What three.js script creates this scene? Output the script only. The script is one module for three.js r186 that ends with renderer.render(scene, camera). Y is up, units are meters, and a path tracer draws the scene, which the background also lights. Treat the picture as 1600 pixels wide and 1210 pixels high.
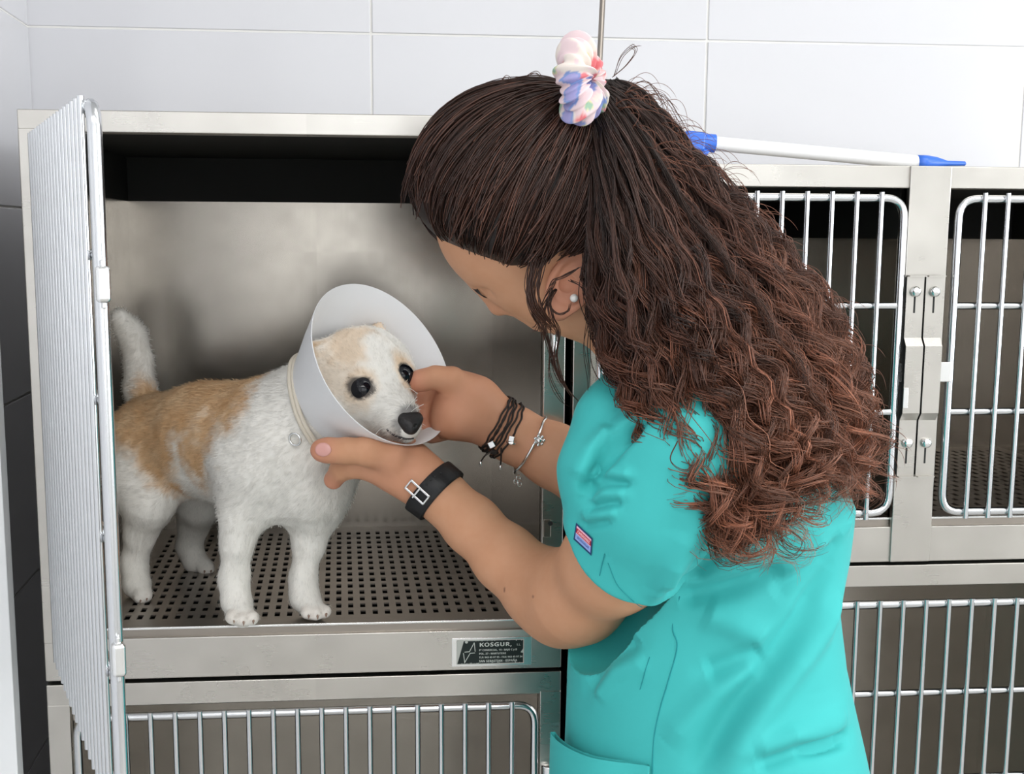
import * as THREE from 'three';
import { RoundedBoxGeometry } from 'three/addons/geometries/RoundedBoxGeometry.js';
import { mergeGeometries, toCreasedNormals } from 'three/addons/utils/BufferGeometryUtils.js';
import { RectAreaLightUniformsLib } from 'three/addons/lights/RectAreaLightUniformsLib.js';

// ---------------------------------------------------------------- camera, light, exposure
const scene = new THREE.Scene();
scene.background = new THREE.Color(0.9, 0.95, 1.0);
const camera = new THREE.PerspectiveCamera(2 * Math.atan(605 / 2232.8) * 180 / Math.PI, 1600 / 1210, 0.05, 30);
camera.position.set(0.0381, 0.4837, 1.7492);
camera.rotation.order = 'YXZ';
camera.rotation.set(-0.1721, -0.1117, 0.0059);
camera.setViewOffset(1600, 1210, 16.5, -150.2, 1600, 1210);   // the photograph is a crop: its optical axis lies below the middle
const renderer = new THREE.WebGLRenderer({ antialias: true });
renderer.toneMapping = THREE.LinearToneMapping;
renderer.toneMappingExposure = 0.55;
renderer.shadowMap.enabled = true;
RectAreaLightUniformsLib.init();
const LAMPS = [   // x, z, width (x), length (z), intensity: the ceiling panels
  [0.95, 0.75, 1.2, 0.6, 4],
  [0.30, 2.5, 1.2, 0.9, 10],
  [2.2, 1.9, 0.6, 1.2, 5],
];
const WINDOW_LIGHT = 11, FRONT_LIGHT = 3.6;

// ---------------------------------------------------------------- helpers
let seed = 12345;
const rnd = () => { seed = (seed * 1664525 + 1013904223) >>> 0; return seed / 4294967296; };
const rr = (a, b) => a + (b - a) * rnd();
const V = (a) => new THREE.Vector3(a[0], a[1], a[2]);
const lin = (r, g, b) => new THREE.Color().setRGB(r, g, b);
const taken = {};
const numbered = (n) => { taken[n] = (taken[n] || 0) + 1; return taken[n] === 1 ? n : n + '_' + String(taken[n] - 1).padStart(3, '0'); };
function obj(name, geo, mat, parent) {
  const m = new THREE.Mesh(geo, mat); m.castShadow = m.receiveShadow = true;
  m.name = parent ? name : numbered(name); (parent || scene).add(m); return m;
}
function thing(name, label, category, group) {
  const g = new THREE.Group(); g.name = numbered(name); scene.add(g);
  g.userData = { label, category }; if (group) g.userData.group = group; return g;
}
function sub(name, parent) { const g = new THREE.Group(); g.name = name; parent.add(g); return g; }
function tag(o, label, category, group) { o.userData = { label, category }; if (group) o.userData.group = group; return o; }
function structure(o, label, category) { o.userData = { label, category, kind: 'structure' }; return o; }
function uvMetres(g) {   // uv in metres, by the way each face points
  const p = g.attributes.position, n = g.attributes.normal, uv = new Float32Array(p.count * 2);
  for (let i = 0; i < p.count; i++) {
    const ax = Math.abs(n.getX(i)), ay = Math.abs(n.getY(i)), az = Math.abs(n.getZ(i));
    if (az >= ax && az >= ay) { uv[2 * i] = p.getX(i); uv[2 * i + 1] = p.getY(i); }
    else if (ax >= ay) { uv[2 * i] = p.getZ(i); uv[2 * i + 1] = p.getY(i); }
    else { uv[2 * i] = p.getX(i); uv[2 * i + 1] = p.getZ(i); }
  }
  g.setAttribute('uv', new THREE.BufferAttribute(uv, 2)); return g;
}
function box(x0, x1, y0, y1, z0, z1, r = 0.0015) {
  const g = new RoundedBoxGeometry(x1 - x0, y1 - y0, z1 - z0, 2, Math.min(r, 0.49 * Math.min(x1 - x0, y1 - y0, z1 - z0)));
  g.translate((x0 + x1) / 2, (y0 + y1) / 2, (z0 + z1) / 2); return uvMetres(g);
}
function plainBox(x0, x1, y0, y1, z0, z1) {
  const g = new THREE.BoxGeometry(x1 - x0, y1 - y0, z1 - z0); g.translate((x0 + x1) / 2, (y0 + y1) / 2, (z0 + z1) / 2); return uvMetres(g);
}
function tube(pts, r, seg = 40, rad = 8, closed = false) {
  return new THREE.TubeGeometry(new THREE.CatmullRomCurve3(pts.map(V), closed, 'centripetal'), seg, r, rad, closed);
}
const merge = (a) => mergeGeometries(a.map((g) => { const h = g.index ? g.toNonIndexed() : g; for (const k of Object.keys(h.attributes)) if (!['position', 'normal', 'uv'].includes(k)) h.deleteAttribute(k); return h; }));
// smooth value noise
const perm = new Uint8Array(512); { const q = [...Array(256).keys()]; for (let i = 255; i > 0; i--) { const j = Math.floor(rnd() * (i + 1)); [q[i], q[j]] = [q[j], q[i]]; } for (let i = 0; i < 512; i++) perm[i] = q[i & 255]; }
const hash3 = (i, j, k) => perm[(perm[(perm[i & 255] + j) & 255] + k) & 255] / 255;
function noise(x, y, z) {
  const i = Math.floor(x), j = Math.floor(y), k = Math.floor(z); let a = x - i, b = y - j, c = z - k;
  a = a * a * (3 - 2 * a); b = b * b * (3 - 2 * b); c = c * c * (3 - 2 * c);
  const L = (p, q, t) => p + (q - p) * t;
  return L(L(L(hash3(i, j, k), hash3(i + 1, j, k), a), L(hash3(i, j + 1, k), hash3(i + 1, j + 1, k), a), b),
    L(L(hash3(i, j, k + 1), hash3(i + 1, j, k + 1), a), L(hash3(i, j + 1, k + 1), hash3(i + 1, j + 1, k + 1), a), b), c);
}
function dataTexture(n, fn, repeat, srgb) {
  const d = new Uint8Array(n * n * 4);
  for (let y = 0; y < n; y++) for (let x = 0; x < n; x++) { const c = fn(x / n, y / n, x, y); for (let k = 0; k < 3; k++) d[4 * (y * n + x) + k] = Math.max(0, Math.min(255, c[k])); d[4 * (y * n + x) + 3] = 255; }
  const t = new THREE.DataTexture(d, n, n); t.wrapS = t.wrapT = THREE.RepeatWrapping; t.magFilter = THREE.LinearFilter; t.minFilter = THREE.LinearMipmapLinearFilter; t.generateMipmaps = true;
  t.repeat.set(repeat, repeat); if (srgb) t.colorSpace = THREE.SRGBColorSpace; t.needsUpdate = true; return t;
}

// ---------------------------------------------------------------- materials
const brushed = (vertical) => dataTexture(512, (u, v, x, y) => {
  const s = vertical ? noise(x * 0.9, y * 0.012, 3) : noise(x * 0.012, y * 0.9, 3);
  const b = noise(u * 9, v * 9, 7) * 0.6 + noise(u * 31, v * 31, 2) * 0.4;
  const g = 150 + 9 * (s - 0.5) + 40 * (b - 0.5); return [g, g, g];
}, 2.2);
const brushH = brushed(false), brushV = brushed(true);
const wear = dataTexture(512, (u, v, x, y) => {
  const b = noise(u * 7, v * 7, 11) * 0.55 + noise(u * 23, v * 23, 5) * 0.45;
  const g = 230 + 18 * b; return [g, g * 0.99, g * 0.975];
}, 1.7, true);
const M = {
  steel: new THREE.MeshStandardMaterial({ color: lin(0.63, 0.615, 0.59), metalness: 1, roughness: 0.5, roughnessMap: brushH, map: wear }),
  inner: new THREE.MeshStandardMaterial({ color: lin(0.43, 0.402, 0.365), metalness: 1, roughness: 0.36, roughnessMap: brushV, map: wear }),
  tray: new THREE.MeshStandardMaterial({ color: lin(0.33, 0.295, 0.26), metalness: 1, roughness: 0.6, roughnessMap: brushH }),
  wire: new THREE.MeshStandardMaterial({ color: lin(0.66, 0.67, 0.685), metalness: 1, roughness: 0.2 }),
  bright: new THREE.MeshStandardMaterial({ color: lin(0.82, 0.82, 0.81), metalness: 1, roughness: 0.22 }),
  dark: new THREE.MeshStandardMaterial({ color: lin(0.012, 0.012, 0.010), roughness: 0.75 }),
  slot: new THREE.MeshStandardMaterial({ color: lin(0.02, 0.02, 0.02), roughness: 0.9 }),
  tile: new THREE.MeshPhysicalMaterial({ color: lin(0.74, 0.74, 0.77), roughness: 0.22, clearcoat: 0.3, clearcoatRoughness: 0.1 }),
  grout: new THREE.MeshStandardMaterial({ color: lin(0.86, 0.85, 0.82), roughness: 0.95 }),
  paint: new THREE.MeshStandardMaterial({ color: lin(0.82, 0.82, 0.81), roughness: 0.7 }),
  floor: new THREE.MeshStandardMaterial({ color: lin(0.42, 0.41, 0.39), roughness: 0.5 }),
  white: new THREE.MeshPhysicalMaterial({ color: lin(0.90, 0.91, 0.92), roughness: 0.35, clearcoat: 0.4 }),
  blue: new THREE.MeshPhysicalMaterial({ color: lin(0.03, 0.16, 0.72), roughness: 0.35, clearcoat: 0.3 }),
};

// ---------------------------------------------------------------- the room
const RX0 = -0.446, RX1 = 3.2, RY0 = -0.95, RY1 = 1.75, RZ0 = -0.66, RZ1 = 4.2;
structure(obj('floor', plainBox(RX0 - 0.1, RX1 + 0.1, RY0 - 0.1, RY0, RZ0 - 0.1, RZ1 + 0.1), M.floor), 'grey floor of the treatment room', 'floor');
structure(obj('ceiling', plainBox(RX0 - 0.1, RX1 + 0.1, RY1, RY1 + 0.1, RZ0 - 0.1, RZ1 + 0.1), M.paint), 'white painted ceiling of the room', 'ceiling');
const glass = new THREE.MeshPhysicalMaterial({ color: 0xffffff, transmission: 1, thickness: 0, roughness: 0 });
{ // the wall behind the camera, with its window
  const w = new THREE.Group(); w.name = 'wall_front'; scene.add(w); structure(w, 'white painted wall with a window, opposite the cages', 'wall');
  const [a, b, c, d] = [-0.3, 1.9, 0.0, 1.45], m = 0.8;
  obj('wall_panel', merge([plainBox(RX0 - 0.1, a, RY0, RY1, RZ1, RZ1 + 0.1), plainBox(b, RX1 + 0.1, RY0, RY1, RZ1, RZ1 + 0.1), plainBox(a, b, RY0, c, RZ1, RZ1 + 0.1), plainBox(a, b, d, RY1, RZ1, RZ1 + 0.1)]), M.paint, w);
  const win = new THREE.Group(); win.name = 'window_2'; scene.add(win); structure(win, 'wide window in the wall opposite the cages', 'window');
  obj('window_frame', merge([box(a, b, c, c + 0.05, RZ1, RZ1 + 0.07), box(a, b, d - 0.05, d, RZ1, RZ1 + 0.07), box(a, a + 0.05, c, d, RZ1, RZ1 + 0.07), box(b - 0.05, b, c, d, RZ1, RZ1 + 0.07), box(m - 0.025, m + 0.025, c, d, RZ1, RZ1 + 0.07)]), M.white, win);
  obj('pane', plainBox(a + 0.05, m - 0.025, c + 0.05, d - 0.05, RZ1 + 0.03, RZ1 + 0.034), glass, win);
  obj('pane', plainBox(m + 0.025, b - 0.05, c + 0.05, d - 0.05, RZ1 + 0.03, RZ1 + 0.034), glass, win);
  const day = new THREE.RectAreaLight(lin(0.95, 0.98, 1), FRONT_LIGHT, b - a - 0.1, d - c - 0.1);
  day.position.set((a + b) / 2, (c + d) / 2, RZ1 - 0.02); day.lookAt((a + b) / 2, (c + d) / 2, 0); scene.add(day);
}
{ // the side wall with its window
  const w = new THREE.Group(); w.name = 'wall_right'; scene.add(w); structure(w, 'white painted side wall with the window', 'wall');
  const [a, b, c, d] = [0.5, 3.3, -0.05, 1.5], mz = 1.9, X = RX1;
  obj('wall_panel', merge([plainBox(X, X + 0.1, RY0, RY1, RZ0 - 0.1, a), plainBox(X, X + 0.1, RY0, RY1, b, RZ1 + 0.1), plainBox(X, X + 0.1, RY0, c, a, b), plainBox(X, X + 0.1, d, RY1, a, b)]), M.paint, w);
  const win = new THREE.Group(); win.name = 'window_1'; scene.add(win); structure(win, 'wide window in the side wall', 'window');
  obj('window_frame', merge([box(X, X + 0.07, c, c + 0.05, a, b), box(X, X + 0.07, d - 0.05, d, a, b), box(X, X + 0.07, c, d, a, a + 0.05), box(X, X + 0.07, c, d, b - 0.05, b), box(X, X + 0.07, c, d, mz - 0.025, mz + 0.025)]), M.white, win);
  obj('pane', plainBox(X + 0.03, X + 0.034, c + 0.05, d - 0.05, a + 0.05, mz - 0.025), glass, win);
  obj('pane', plainBox(X + 0.03, X + 0.034, c + 0.05, d - 0.05, mz + 0.025, b - 0.05), glass, win);
  const day = new THREE.RectAreaLight(lin(0.95, 0.98, 1), WINDOW_LIGHT, b - a - 0.1, d - c - 0.1);   // the daylight that comes in by it
  day.position.set(X - 0.02, (c + d) / 2, (a + b) / 2); day.lookAt(0, (c + d) / 2, (a + b) / 2); scene.add(day);
}
const ROW = 0.283, COL = 0.5555;
{
  const w = new THREE.Group(); w.name = 'wall_back'; scene.add(w); structure(w, 'wall of large white tiles behind the cages', 'wall');
  obj('grout', plainBox(RX0 - 0.1, RX1 + 0.1, RY0, RY1, RZ0 - 0.1, RZ0 - 0.002), M.grout, w);
  const tg = box(-COL / 2 + 0.0016, COL / 2 - 0.0016, -ROW / 2 + 0.0016, ROW / 2 - 0.0016, -0.009, 0, 0.0016);
  for (let j = -6; j < 4; j++) for (let i = -1; i < 6; i++) {
    const x = 0.092 + COL * (i + 0.5), y = 0.803 + ROW * (j + 0.5); if (y + ROW / 2 > RY1 + 0.02 && 0) continue;
    const t = obj('tile', tg, M.tile, w); t.position.set(x, y, RZ0 + rr(-0.0004, 0.0004)); t.rotation.set(rr(-1, 1) * 0.0012, rr(-1, 1) * 0.0012, 0);
  }
  const l = new THREE.Group(); l.name = 'wall_left'; scene.add(l); structure(l, 'tiled side wall beside the open cage door', 'wall');
  obj('grout', plainBox(RX0 - 0.1, RX0 - 0.002, RY0, RY1, RZ0 - 0.1, RZ1 + 0.1), M.grout, l);
  const tl = box(-0.009, 0, -ROW / 2 + 0.0016, ROW / 2 - 0.0016, -COL / 2 + 0.0016, COL / 2 - 0.0016, 0.0016);
  for (let j = -6; j < 4; j++) for (let i = 0; i < 9; i++) {
    const t = obj('tile', tl, M.tile, l); t.position.set(RX0 + rr(-0.0004, 0.0004), 0.803 + ROW * (j + 0.5), RZ0 + COL * (i + 0.5)); t.rotation.set(0, rr(-1, 1) * 0.0012, rr(-1, 1) * 0.0012);
  }
  structure(obj('trim_1', box(RX0, -0.363, RY0, RY1, 0.0, 0.032, 0.002), M.white), 'white upright door jamb at the edge of the picture beside the cages', 'jamb');
}
LAMPS.forEach(([x, z, w, l, k], i) => {
  const t = thing('ceiling_lamp', ['square white ceiling light panel above the woman', 'white ceiling light panel behind the camera', 'long white ceiling light panel near the side wall'][i], 'lamp', 'ceiling light panels');
  obj('housing', box(x - w / 2 - 0.02, x + w / 2 + 0.02, RY1 - 0.03, RY1, z - l / 2 - 0.02, z + l / 2 + 0.02), M.white, t);
  obj('diffuser', plainBox(x - w / 2, x + w / 2, RY1 - 0.034, RY1 - 0.03, z - l / 2, z + l / 2), new THREE.MeshStandardMaterial({ color: 0xffffff, emissive: lin(1, 0.98, 0.95), emissiveIntensity: 2.5, roughness: 0.6 }), t);
  const a = new THREE.RectAreaLight(lin(1, 0.985, 0.96), k, w, l); a.position.set(x, RY1 - 0.04, z); a.lookAt(x, RY0, z); t.add(a);
});

// ---------------------------------------------------------------- the steel cages
const HOLE_W = 0.0068, HOLE_L = 0.021, PX = 0.01573, PZ = 0.0357;
function perforated(x0, x1, z0, z1, y, cols, rows) {   // a sheet with oblong holes cut in it; cols, rows: hole centres
  const P = []; const t = 0.002;
  const quad = (a, b, c, d) => P.push(...a, ...b, ...c, ...a, ...c, ...d);
  const top = (xa, xb, za, zb) => { if (xb > xa && zb > za) quad([xa, y, zb], [xb, y, zb], [xb, y, za], [xa, y, za]); };
  let xp = x0;
  for (const c of cols) {
    const a = c - HOLE_W / 2, b = c + HOLE_W / 2; top(xp, a, z0, z1);
    let zp = z0;
    for (const r of rows) {
      const e = r - HOLE_L / 2, f = r + HOLE_L / 2; top(a, b, zp, e); zp = f;
      quad([a, y, e], [b, y, e], [b, y - t, e], [a, y - t, e]); quad([b, y, f], [a, y, f], [a, y - t, f], [b, y - t, f]);
      quad([a, y, f], [a, y, e], [a, y - t, e], [a, y - t, f]); quad([b, y, e], [b, y, f], [b, y - t, f], [b, y - t, e]);
    }
    top(a, b, zp, z1); xp = b;
  }
  top(xp, x1, z0, z1);
  quad([x0, y, z1], [x1, y, z1], [x1, y - 0.014, z1], [x0, y - 0.014, z1]);
  const g = new THREE.BufferGeometry(); g.setAttribute('position', new THREE.Float32BufferAttribute(P, 3)); g.computeVertexNormals(); return uvMetres(g);
}
const range = (a, b, s) => { const r = []; for (let x = a; x <= b + 1e-9; x += s) r.push(x); return r; };
const DEPTH = 0.61, WT = 0.02;
function cage(name, label, o) {
  const t = thing(name, label, 'cage');
  const { x0, x1, y0, y1, lip, rail, bays, band } = o;   // y0..y1 outer heights, lip: lower edge of the top rail, rail: upper edge of the bottom rail
  obj('top_rail', box(x0, x1, lip, y1, -0.03, 0.0), M.steel, t);
  obj('bottom_rail', box(x0, x1, y0, rail, -0.045, 0.0), M.steel, t);
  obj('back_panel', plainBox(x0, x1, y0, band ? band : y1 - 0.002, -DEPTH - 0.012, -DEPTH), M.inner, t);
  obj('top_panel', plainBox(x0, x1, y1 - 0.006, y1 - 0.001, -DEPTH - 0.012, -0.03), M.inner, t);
  const ceil = band ? M.dark : M.inner;  // near-black ceiling: the dark reflection in the steel is put into its colour
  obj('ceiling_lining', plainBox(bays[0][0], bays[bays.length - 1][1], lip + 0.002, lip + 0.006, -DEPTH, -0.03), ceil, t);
  if (band) obj('upper_dark_band', merge([plainBox(x0, x1, band, y1 - 0.006, -DEPTH - 0.012, -DEPTH + 0.0005), ...bays.flatMap(([a, b]) => [plainBox(a - 0.001, a + 0.0008, band, lip + 0.003, -DEPTH, -0.03), plainBox(b - 0.0008, b + 0.001, band, lip + 0.003, -DEPTH, -0.03)])]), M.dark, t);  // dark band round the top of the back and side walls
  const edges = [x0]; for (const [a, b] of bays) edges.push(a, b); edges.push(x1);
  for (let i = 0; i < edges.length; i += 2) {
    const a = edges[i], b = edges[i + 1];
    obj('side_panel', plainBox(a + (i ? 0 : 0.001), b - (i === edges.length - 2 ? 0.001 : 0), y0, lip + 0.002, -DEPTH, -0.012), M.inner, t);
    obj('stile', box(a, b, rail - 0.004, lip + 0.004, -0.02, 0.0008), M.steel, t);
  }
  for (const [a, b] of bays) {
    if (o.holes !== false) {
      const xs = range(a + 0.027, b - 0.022, PX), zs = range(-0.5575, -0.056, PZ);
      obj('floor_tray', perforated(a, b, -DEPTH, -0.006, o.floor, o.cols || xs, zs), M.tray, t);
      obj('tray_edge', box(a, b, o.floor - 0.0022, o.floor + 0.0012, -0.0065, -0.0035, 0.001), M.bright, t);
      obj('drip_pan', plainBox(a, b, o.floor - 0.03, o.floor - 0.026, -DEPTH, -0.045), M.slot, t);
    } else obj('floor_panel', plainBox(a, b, o.floor - 0.004, o.floor, -DEPTH, -0.045), M.inner, t);
  }
  return t;
}
function door(parent, w, h, o) {   // local: hinge edge at x = 0, lower edge at y = 0, bars on the +z side
  const d = sub('door', parent); const R = o.r || 0.0055, c = 0.024, cp = new THREE.CurvePath();
  const L = (x0, y0, x1, y1) => cp.add(new THREE.LineCurve3(new THREE.Vector3(x0, y0, 0), new THREE.Vector3(x1, y1, 0)));
  const Q = (x0, y0, xm, ym, x1, y1) => cp.add(new THREE.QuadraticBezierCurve3(new THREE.Vector3(x0, y0, 0), new THREE.Vector3(xm, ym, 0), new THREE.Vector3(x1, y1, 0)));
  L(c, 0, w - c, 0); Q(w - c, 0, w, 0, w, c); L(w, c, w, h - c); Q(w, h - c, w, h, w - c, h); L(w - c, h, c, h); Q(c, h, 0, h, 0, h - c); L(0, h - c, 0, c); Q(0, c, 0, 0, c, 0);
  const pts = []; for (const cv of cp.curves) { const n = cv.isLineCurve3 ? 6 : 7; for (let i = 0; i < n; i++) pts.push(cv.getPoint(i / n)); }
  const path = new THREE.CurvePath(); for (let i = 0; i < pts.length; i++) path.add(new THREE.LineCurve3(pts[i], pts[(i + 1) % pts.length]));
  obj('frame', new THREE.TubeGeometry(path, 420, R, 10, true), M.wire, d);
  const br = o.bar || 0.0036, bg = new THREE.CylinderGeometry(br, br, h + 2 * R + 0.004, 10);
  const n = o.n, s = w / (n + 1);
  for (let i = 1; i <= n; i++) { const b = obj('bar', bg, M.wire, d); b.position.set(i * s, h / 2, R * 0.6 + br); }
  const cg = new THREE.CylinderGeometry(0.0046, 0.0046, w, 10); cg.rotateZ(Math.PI / 2);
  for (const y of o.cross) { const b = obj('crossbar', cg, M.wire, d); b.position.set(w / 2, y, 0); }
  return d;
}
// open cage with the dog
const cageA = cage('dog_cage', 'stainless steel cage with its door open, the dog standing inside', {
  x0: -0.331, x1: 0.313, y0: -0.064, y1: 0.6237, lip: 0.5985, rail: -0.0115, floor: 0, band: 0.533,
  bays: [[-0.296, 0.2855]], cols: range(0.0297 - 17 * PX, 0.0297 + 14.5 * PX, PX),
});
{
  const d = door(cageA, 0.548, 0.606, { n: 18, cross: [0.122, 0.243, 0.363, 0.485], r: 0.0062, bar: 0.0031 });
  d.position.set(-0.311, -0.02, 0.008); d.rotation.y = -1.2877;
  const hook = (y) => { const g = merge([box(0.547, 0.562, y, y + 0.040, -0.002, 0.0015, 0.0014), box(0.5535, 0.5665, y + 0.005, y + 0.035, -0.006, 0.006, 0.004)]); obj('latch_hook', g, M.bright, d); };
  hook(0.442); hook(0.125);
  const hg = new THREE.CylinderGeometry(0.006, 0.006, 0.05, 12);
  for (const y of [0.07, 0.53]) { const k = obj('hinge', hg, M.steel, d); k.position.set(-0.004, y, -0.003); }
  // fittings on the post beside the opening
  const dome = new THREE.SphereGeometry(0.0085, 16, 10), pin = new THREE.CylinderGeometry(0.0036, 0.0036, 0.036, 10);
  for (const [x, y] of [[0.2978, 0.371], [0.2965, 0.0758]]) { const b = obj('bolt', merge([dome.clone().translate(x, y, 0.008), pin.clone().translate(x + 0.001, y - 0.02, 0.004)]), M.bright, cageA); b.userData.label = 'round bolt head'; }
  obj('latch_slot', box(0.2865, 0.2985, 0.1065, 0.132, -0.004, 0.0013, 0.003), M.tray, cageA);
  obj('screw_hole', new THREE.CylinderGeometry(0.003, 0.003, 0.001, 14).rotateX(Math.PI / 2).translate(0.2965, 0.1255, 0.0016), M.slot, cageA);
  // maker's plate
  const c = document.createElement('canvas'); c.width = 1024; c.height = 384; const x = c.getContext('2d');
  x.fillStyle = '#b9bbb4'; x.fillRect(0, 0, 1024, 384);
  x.fillStyle = '#14201d'; x.beginPath(); x.moveTo(110, 14); x.lineTo(1010, 14); x.lineTo(1010, 370); x.lineTo(12, 370); x.closePath(); x.fill();
  x.strokeStyle = '#c9cdc6'; x.lineWidth = 11; x.lineJoin = 'miter';
  x.beginPath(); x.moveTo(268, 40); x.lineTo(282, 182); x.moveTo(268, 40); x.lineTo(196, 180); x.lineTo(120, 186); x.stroke();
  x.beginPath(); x.moveTo(104, 200); x.lineTo(124, 350); x.lineTo(206, 206); x.lineTo(280, 202); x.stroke();
  x.fillStyle = '#d4d7d0'; x.font = 'bold 92px sans-serif'; x.save(); x.translate(340, 106); x.scale(1.28, 0.92); x.fillText('KOSGUR,', 0, 0); x.restore();
  x.font = '44px sans-serif'; x.fillText('S.L.', 910, 104);
  x.font = 'bold 40px sans-serif'; x.fillText('Pº COMERCIAL, 15 - BAJO C y D', 340, 176, 640); x.fillText('POL. 27 - MARTUTENE', 340, 232, 480);
  x.fillText('TLF: 943 45 97 95 - FAX: 943 45 97 34', 340, 290, 660);
  x.font = 'bold 48px sans-serif'; x.fillText('SAN SEBASTIAN - ESPAÑA', 340, 352, 660);
  x.fillStyle = '#b9bbb4'; for (let i = 0; i < 46; i++) { const e = i % 2 ? rr(8, 22) : rr(360, 376); x.beginPath(); x.arc(rr(40, 1000), e, rr(2, 9), 0, 7); x.fill(); }
  x.beginPath(); x.moveTo(1010, 150); x.lineTo(970, 210); x.lineTo(1010, 220); x.fill(); x.beginPath(); x.arc(150, 30, 22, 0, 7); x.fill();
  const tx = new THREE.CanvasTexture(c); tx.colorSpace = THREE.SRGBColorSpace;
  const pl = sub('maker_plate', cageA);
  obj('backing', box(0.172, 0.2745, -0.0592, -0.0212, -0.001, 0.0013, 0.0008), M.bright, pl);
  const f = obj('print', new THREE.PlaneGeometry(0.0865, 0.0322), new THREE.MeshStandardMaterial({ map: tx, roughness: 0.4, metalness: 0.3 }), pl);
  f.position.set(0.2212, -0.0402, 0.0017); pl.userData.label = 'black maker plate with light lettering';
}
// the cage underneath it
{
  const t = cage('dog_cage', 'closed steel cage under the open one, thin vertical bars over a plain back', { x0: -0.331, x1: 0.313, y0: -0.86, y1: -0.0688, lip: -0.0986, rail: -0.80, floor: -0.79, band: 0, bays: [[-0.303, 0.2855]], holes: false });
  const d = door(t, 0.573, 0.66, { n: 18, cross: [0.165, 0.33, 0.495] }); d.position.set(-0.2945, -0.771, 0.006);
  obj('bolt', merge([new THREE.CylinderGeometry(0.011, 0.011, 0.02, 20).translate(0.299, -0.205, 0.004), new THREE.SphereGeometry(0.011, 20, 10).scale(1, 0.35, 1).translate(0.299, -0.195, 0.004)]), M.bright, t);
  obj('hinge', box(-0.3, -0.286, -0.115, -0.098, 0.0, 0.002, 0.001), M.tray, t);
  for (const x of [-0.32, 0.26]) for (const z of [-0.05, -0.6]) obj('foot', plainBox(x, x + 0.04, -0.95, -0.86, z, z + 0.04), M.steel, t);
}
// the double cage behind the woman
{
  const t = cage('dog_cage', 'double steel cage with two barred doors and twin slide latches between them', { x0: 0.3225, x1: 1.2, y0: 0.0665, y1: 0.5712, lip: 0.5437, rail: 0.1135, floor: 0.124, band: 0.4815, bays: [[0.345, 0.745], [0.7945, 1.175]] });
  const dh = 0.3975;
  const a = door(t, 0.379, dh, { n: 11, cross: [0.1305, 0.265] }); a.position.set(0.356, 0.1335, 0.006);
  const b = door(t, 0.36, dh, { n: 11, cross: [0.1305, 0.265] }); b.position.set(0.807, 0.1335, 0.006);
  obj('latch_post', box(0.7425, 0.7965, 0.067, 0.5712, -0.004, 0.0035, 0.0015), M.steel, t);
  obj('latch_gap_shade', box(0.7430, 0.7930, 0.183, 0.4345, 0.0030, 0.0040, 0.0004), M.slot, t);  // added dark plate, painting in the shade of the gaps beside the strips
  // slide latches: a folded strip with two slots, pegs and a bent flange at each end
  const strip = (x) => {
    const s = new THREE.Shape(); const pr = [[0.0085, 0.4352], [0.0085, 0.3585], [0.0165, 0.3485], [0.0165, 0.2635], [0.0085, 0.2535], [0.0085, 0.182]];
    s.moveTo(0.017, 0.4366); s.lineTo(0.0066, 0.4366); for (const [z, y] of pr.slice(1, -1)) s.lineTo(z - 0.0016, y); s.lineTo(0.0066, 0.1806); s.lineTo(0.017, 0.1806); s.lineTo(0.017, 0.182);
    for (const [z, y] of pr.slice().reverse()) s.lineTo(z, y); s.lineTo(0.017, 0.4352); s.closePath();
    const g = new THREE.ExtrudeGeometry(s, { depth: 0.0225, bevelEnabled: false }); g.rotateY(Math.PI / 2).scale(1, 1, -1);
    const ix = g.attributes.position; for (let i = 0; i < ix.count; i += 3) { for (const k of ['position', 'normal', 'uv']) { const at = g.attributes[k]; const n = at.itemSize; for (let q = 0; q < n; q++) { const tmp = at.array[(i + 1) * n + q]; at.array[(i + 1) * n + q] = at.array[(i + 2) * n + q]; at.array[(i + 2) * n + q] = tmp; } } }
    g.computeVertexNormals(); g.translate(x, 0, 0.0); return uvMetres(g);
  };
  [[0.7435, -1], [0.7685, 1]].forEach(([x, side]) => {
    const l = sub('slide_latch', t);
    obj('strip', strip(x), M.steel, l);
    for (const y of [0.4165, 0.2245]) {
      obj('peg', new THREE.SphereGeometry(0.0068, 18, 12).scale(1, 1, 0.75).translate(x + 0.0112, y, 0.0115), M.bright, l);
      obj('slot', box(x + 0.0098, x + 0.0126, y - 0.027, y - 0.004, 0.0075, 0.00875, 0.0006), M.slot, l);
    }
    obj('catch', side < 0 ? merge([box(x - 0.012, x + 0.001, 0.302, 0.326, 0.003, 0.006, 0.001), box(x + 0.0, x + 0.0065, 0.27, 0.296, 0.0155, 0.0168, 0.0006)]) : box(x + 0.0215, x + 0.0375, 0.303, 0.328, 0.011, 0.014, 0.001), M.bright, l);
  });
}
// the wide cage under the double one
{
  const t = cage('dog_cage', 'wide steel cage with a barred door below the double cage', { x0: 0.3225, x1: 1.2, y0: -0.86, y1: 0.0622, lip: 0.0335, rail: -0.80, floor: -0.79, band: 0, bays: [[0.345, 1.175]], holes: false });
  const d = door(t, 0.808, 0.782, { n: 25, cross: [0.1805, 0.361, 0.541, 0.661] }); d.position.set(0.356, -0.771, 0.006);
  for (const x of [0.33, 1.15]) for (const z of [-0.05, -0.6]) obj('foot', plainBox(x, x + 0.04, -0.95, -0.86, z, z + 0.04), M.steel, t);
}
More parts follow.
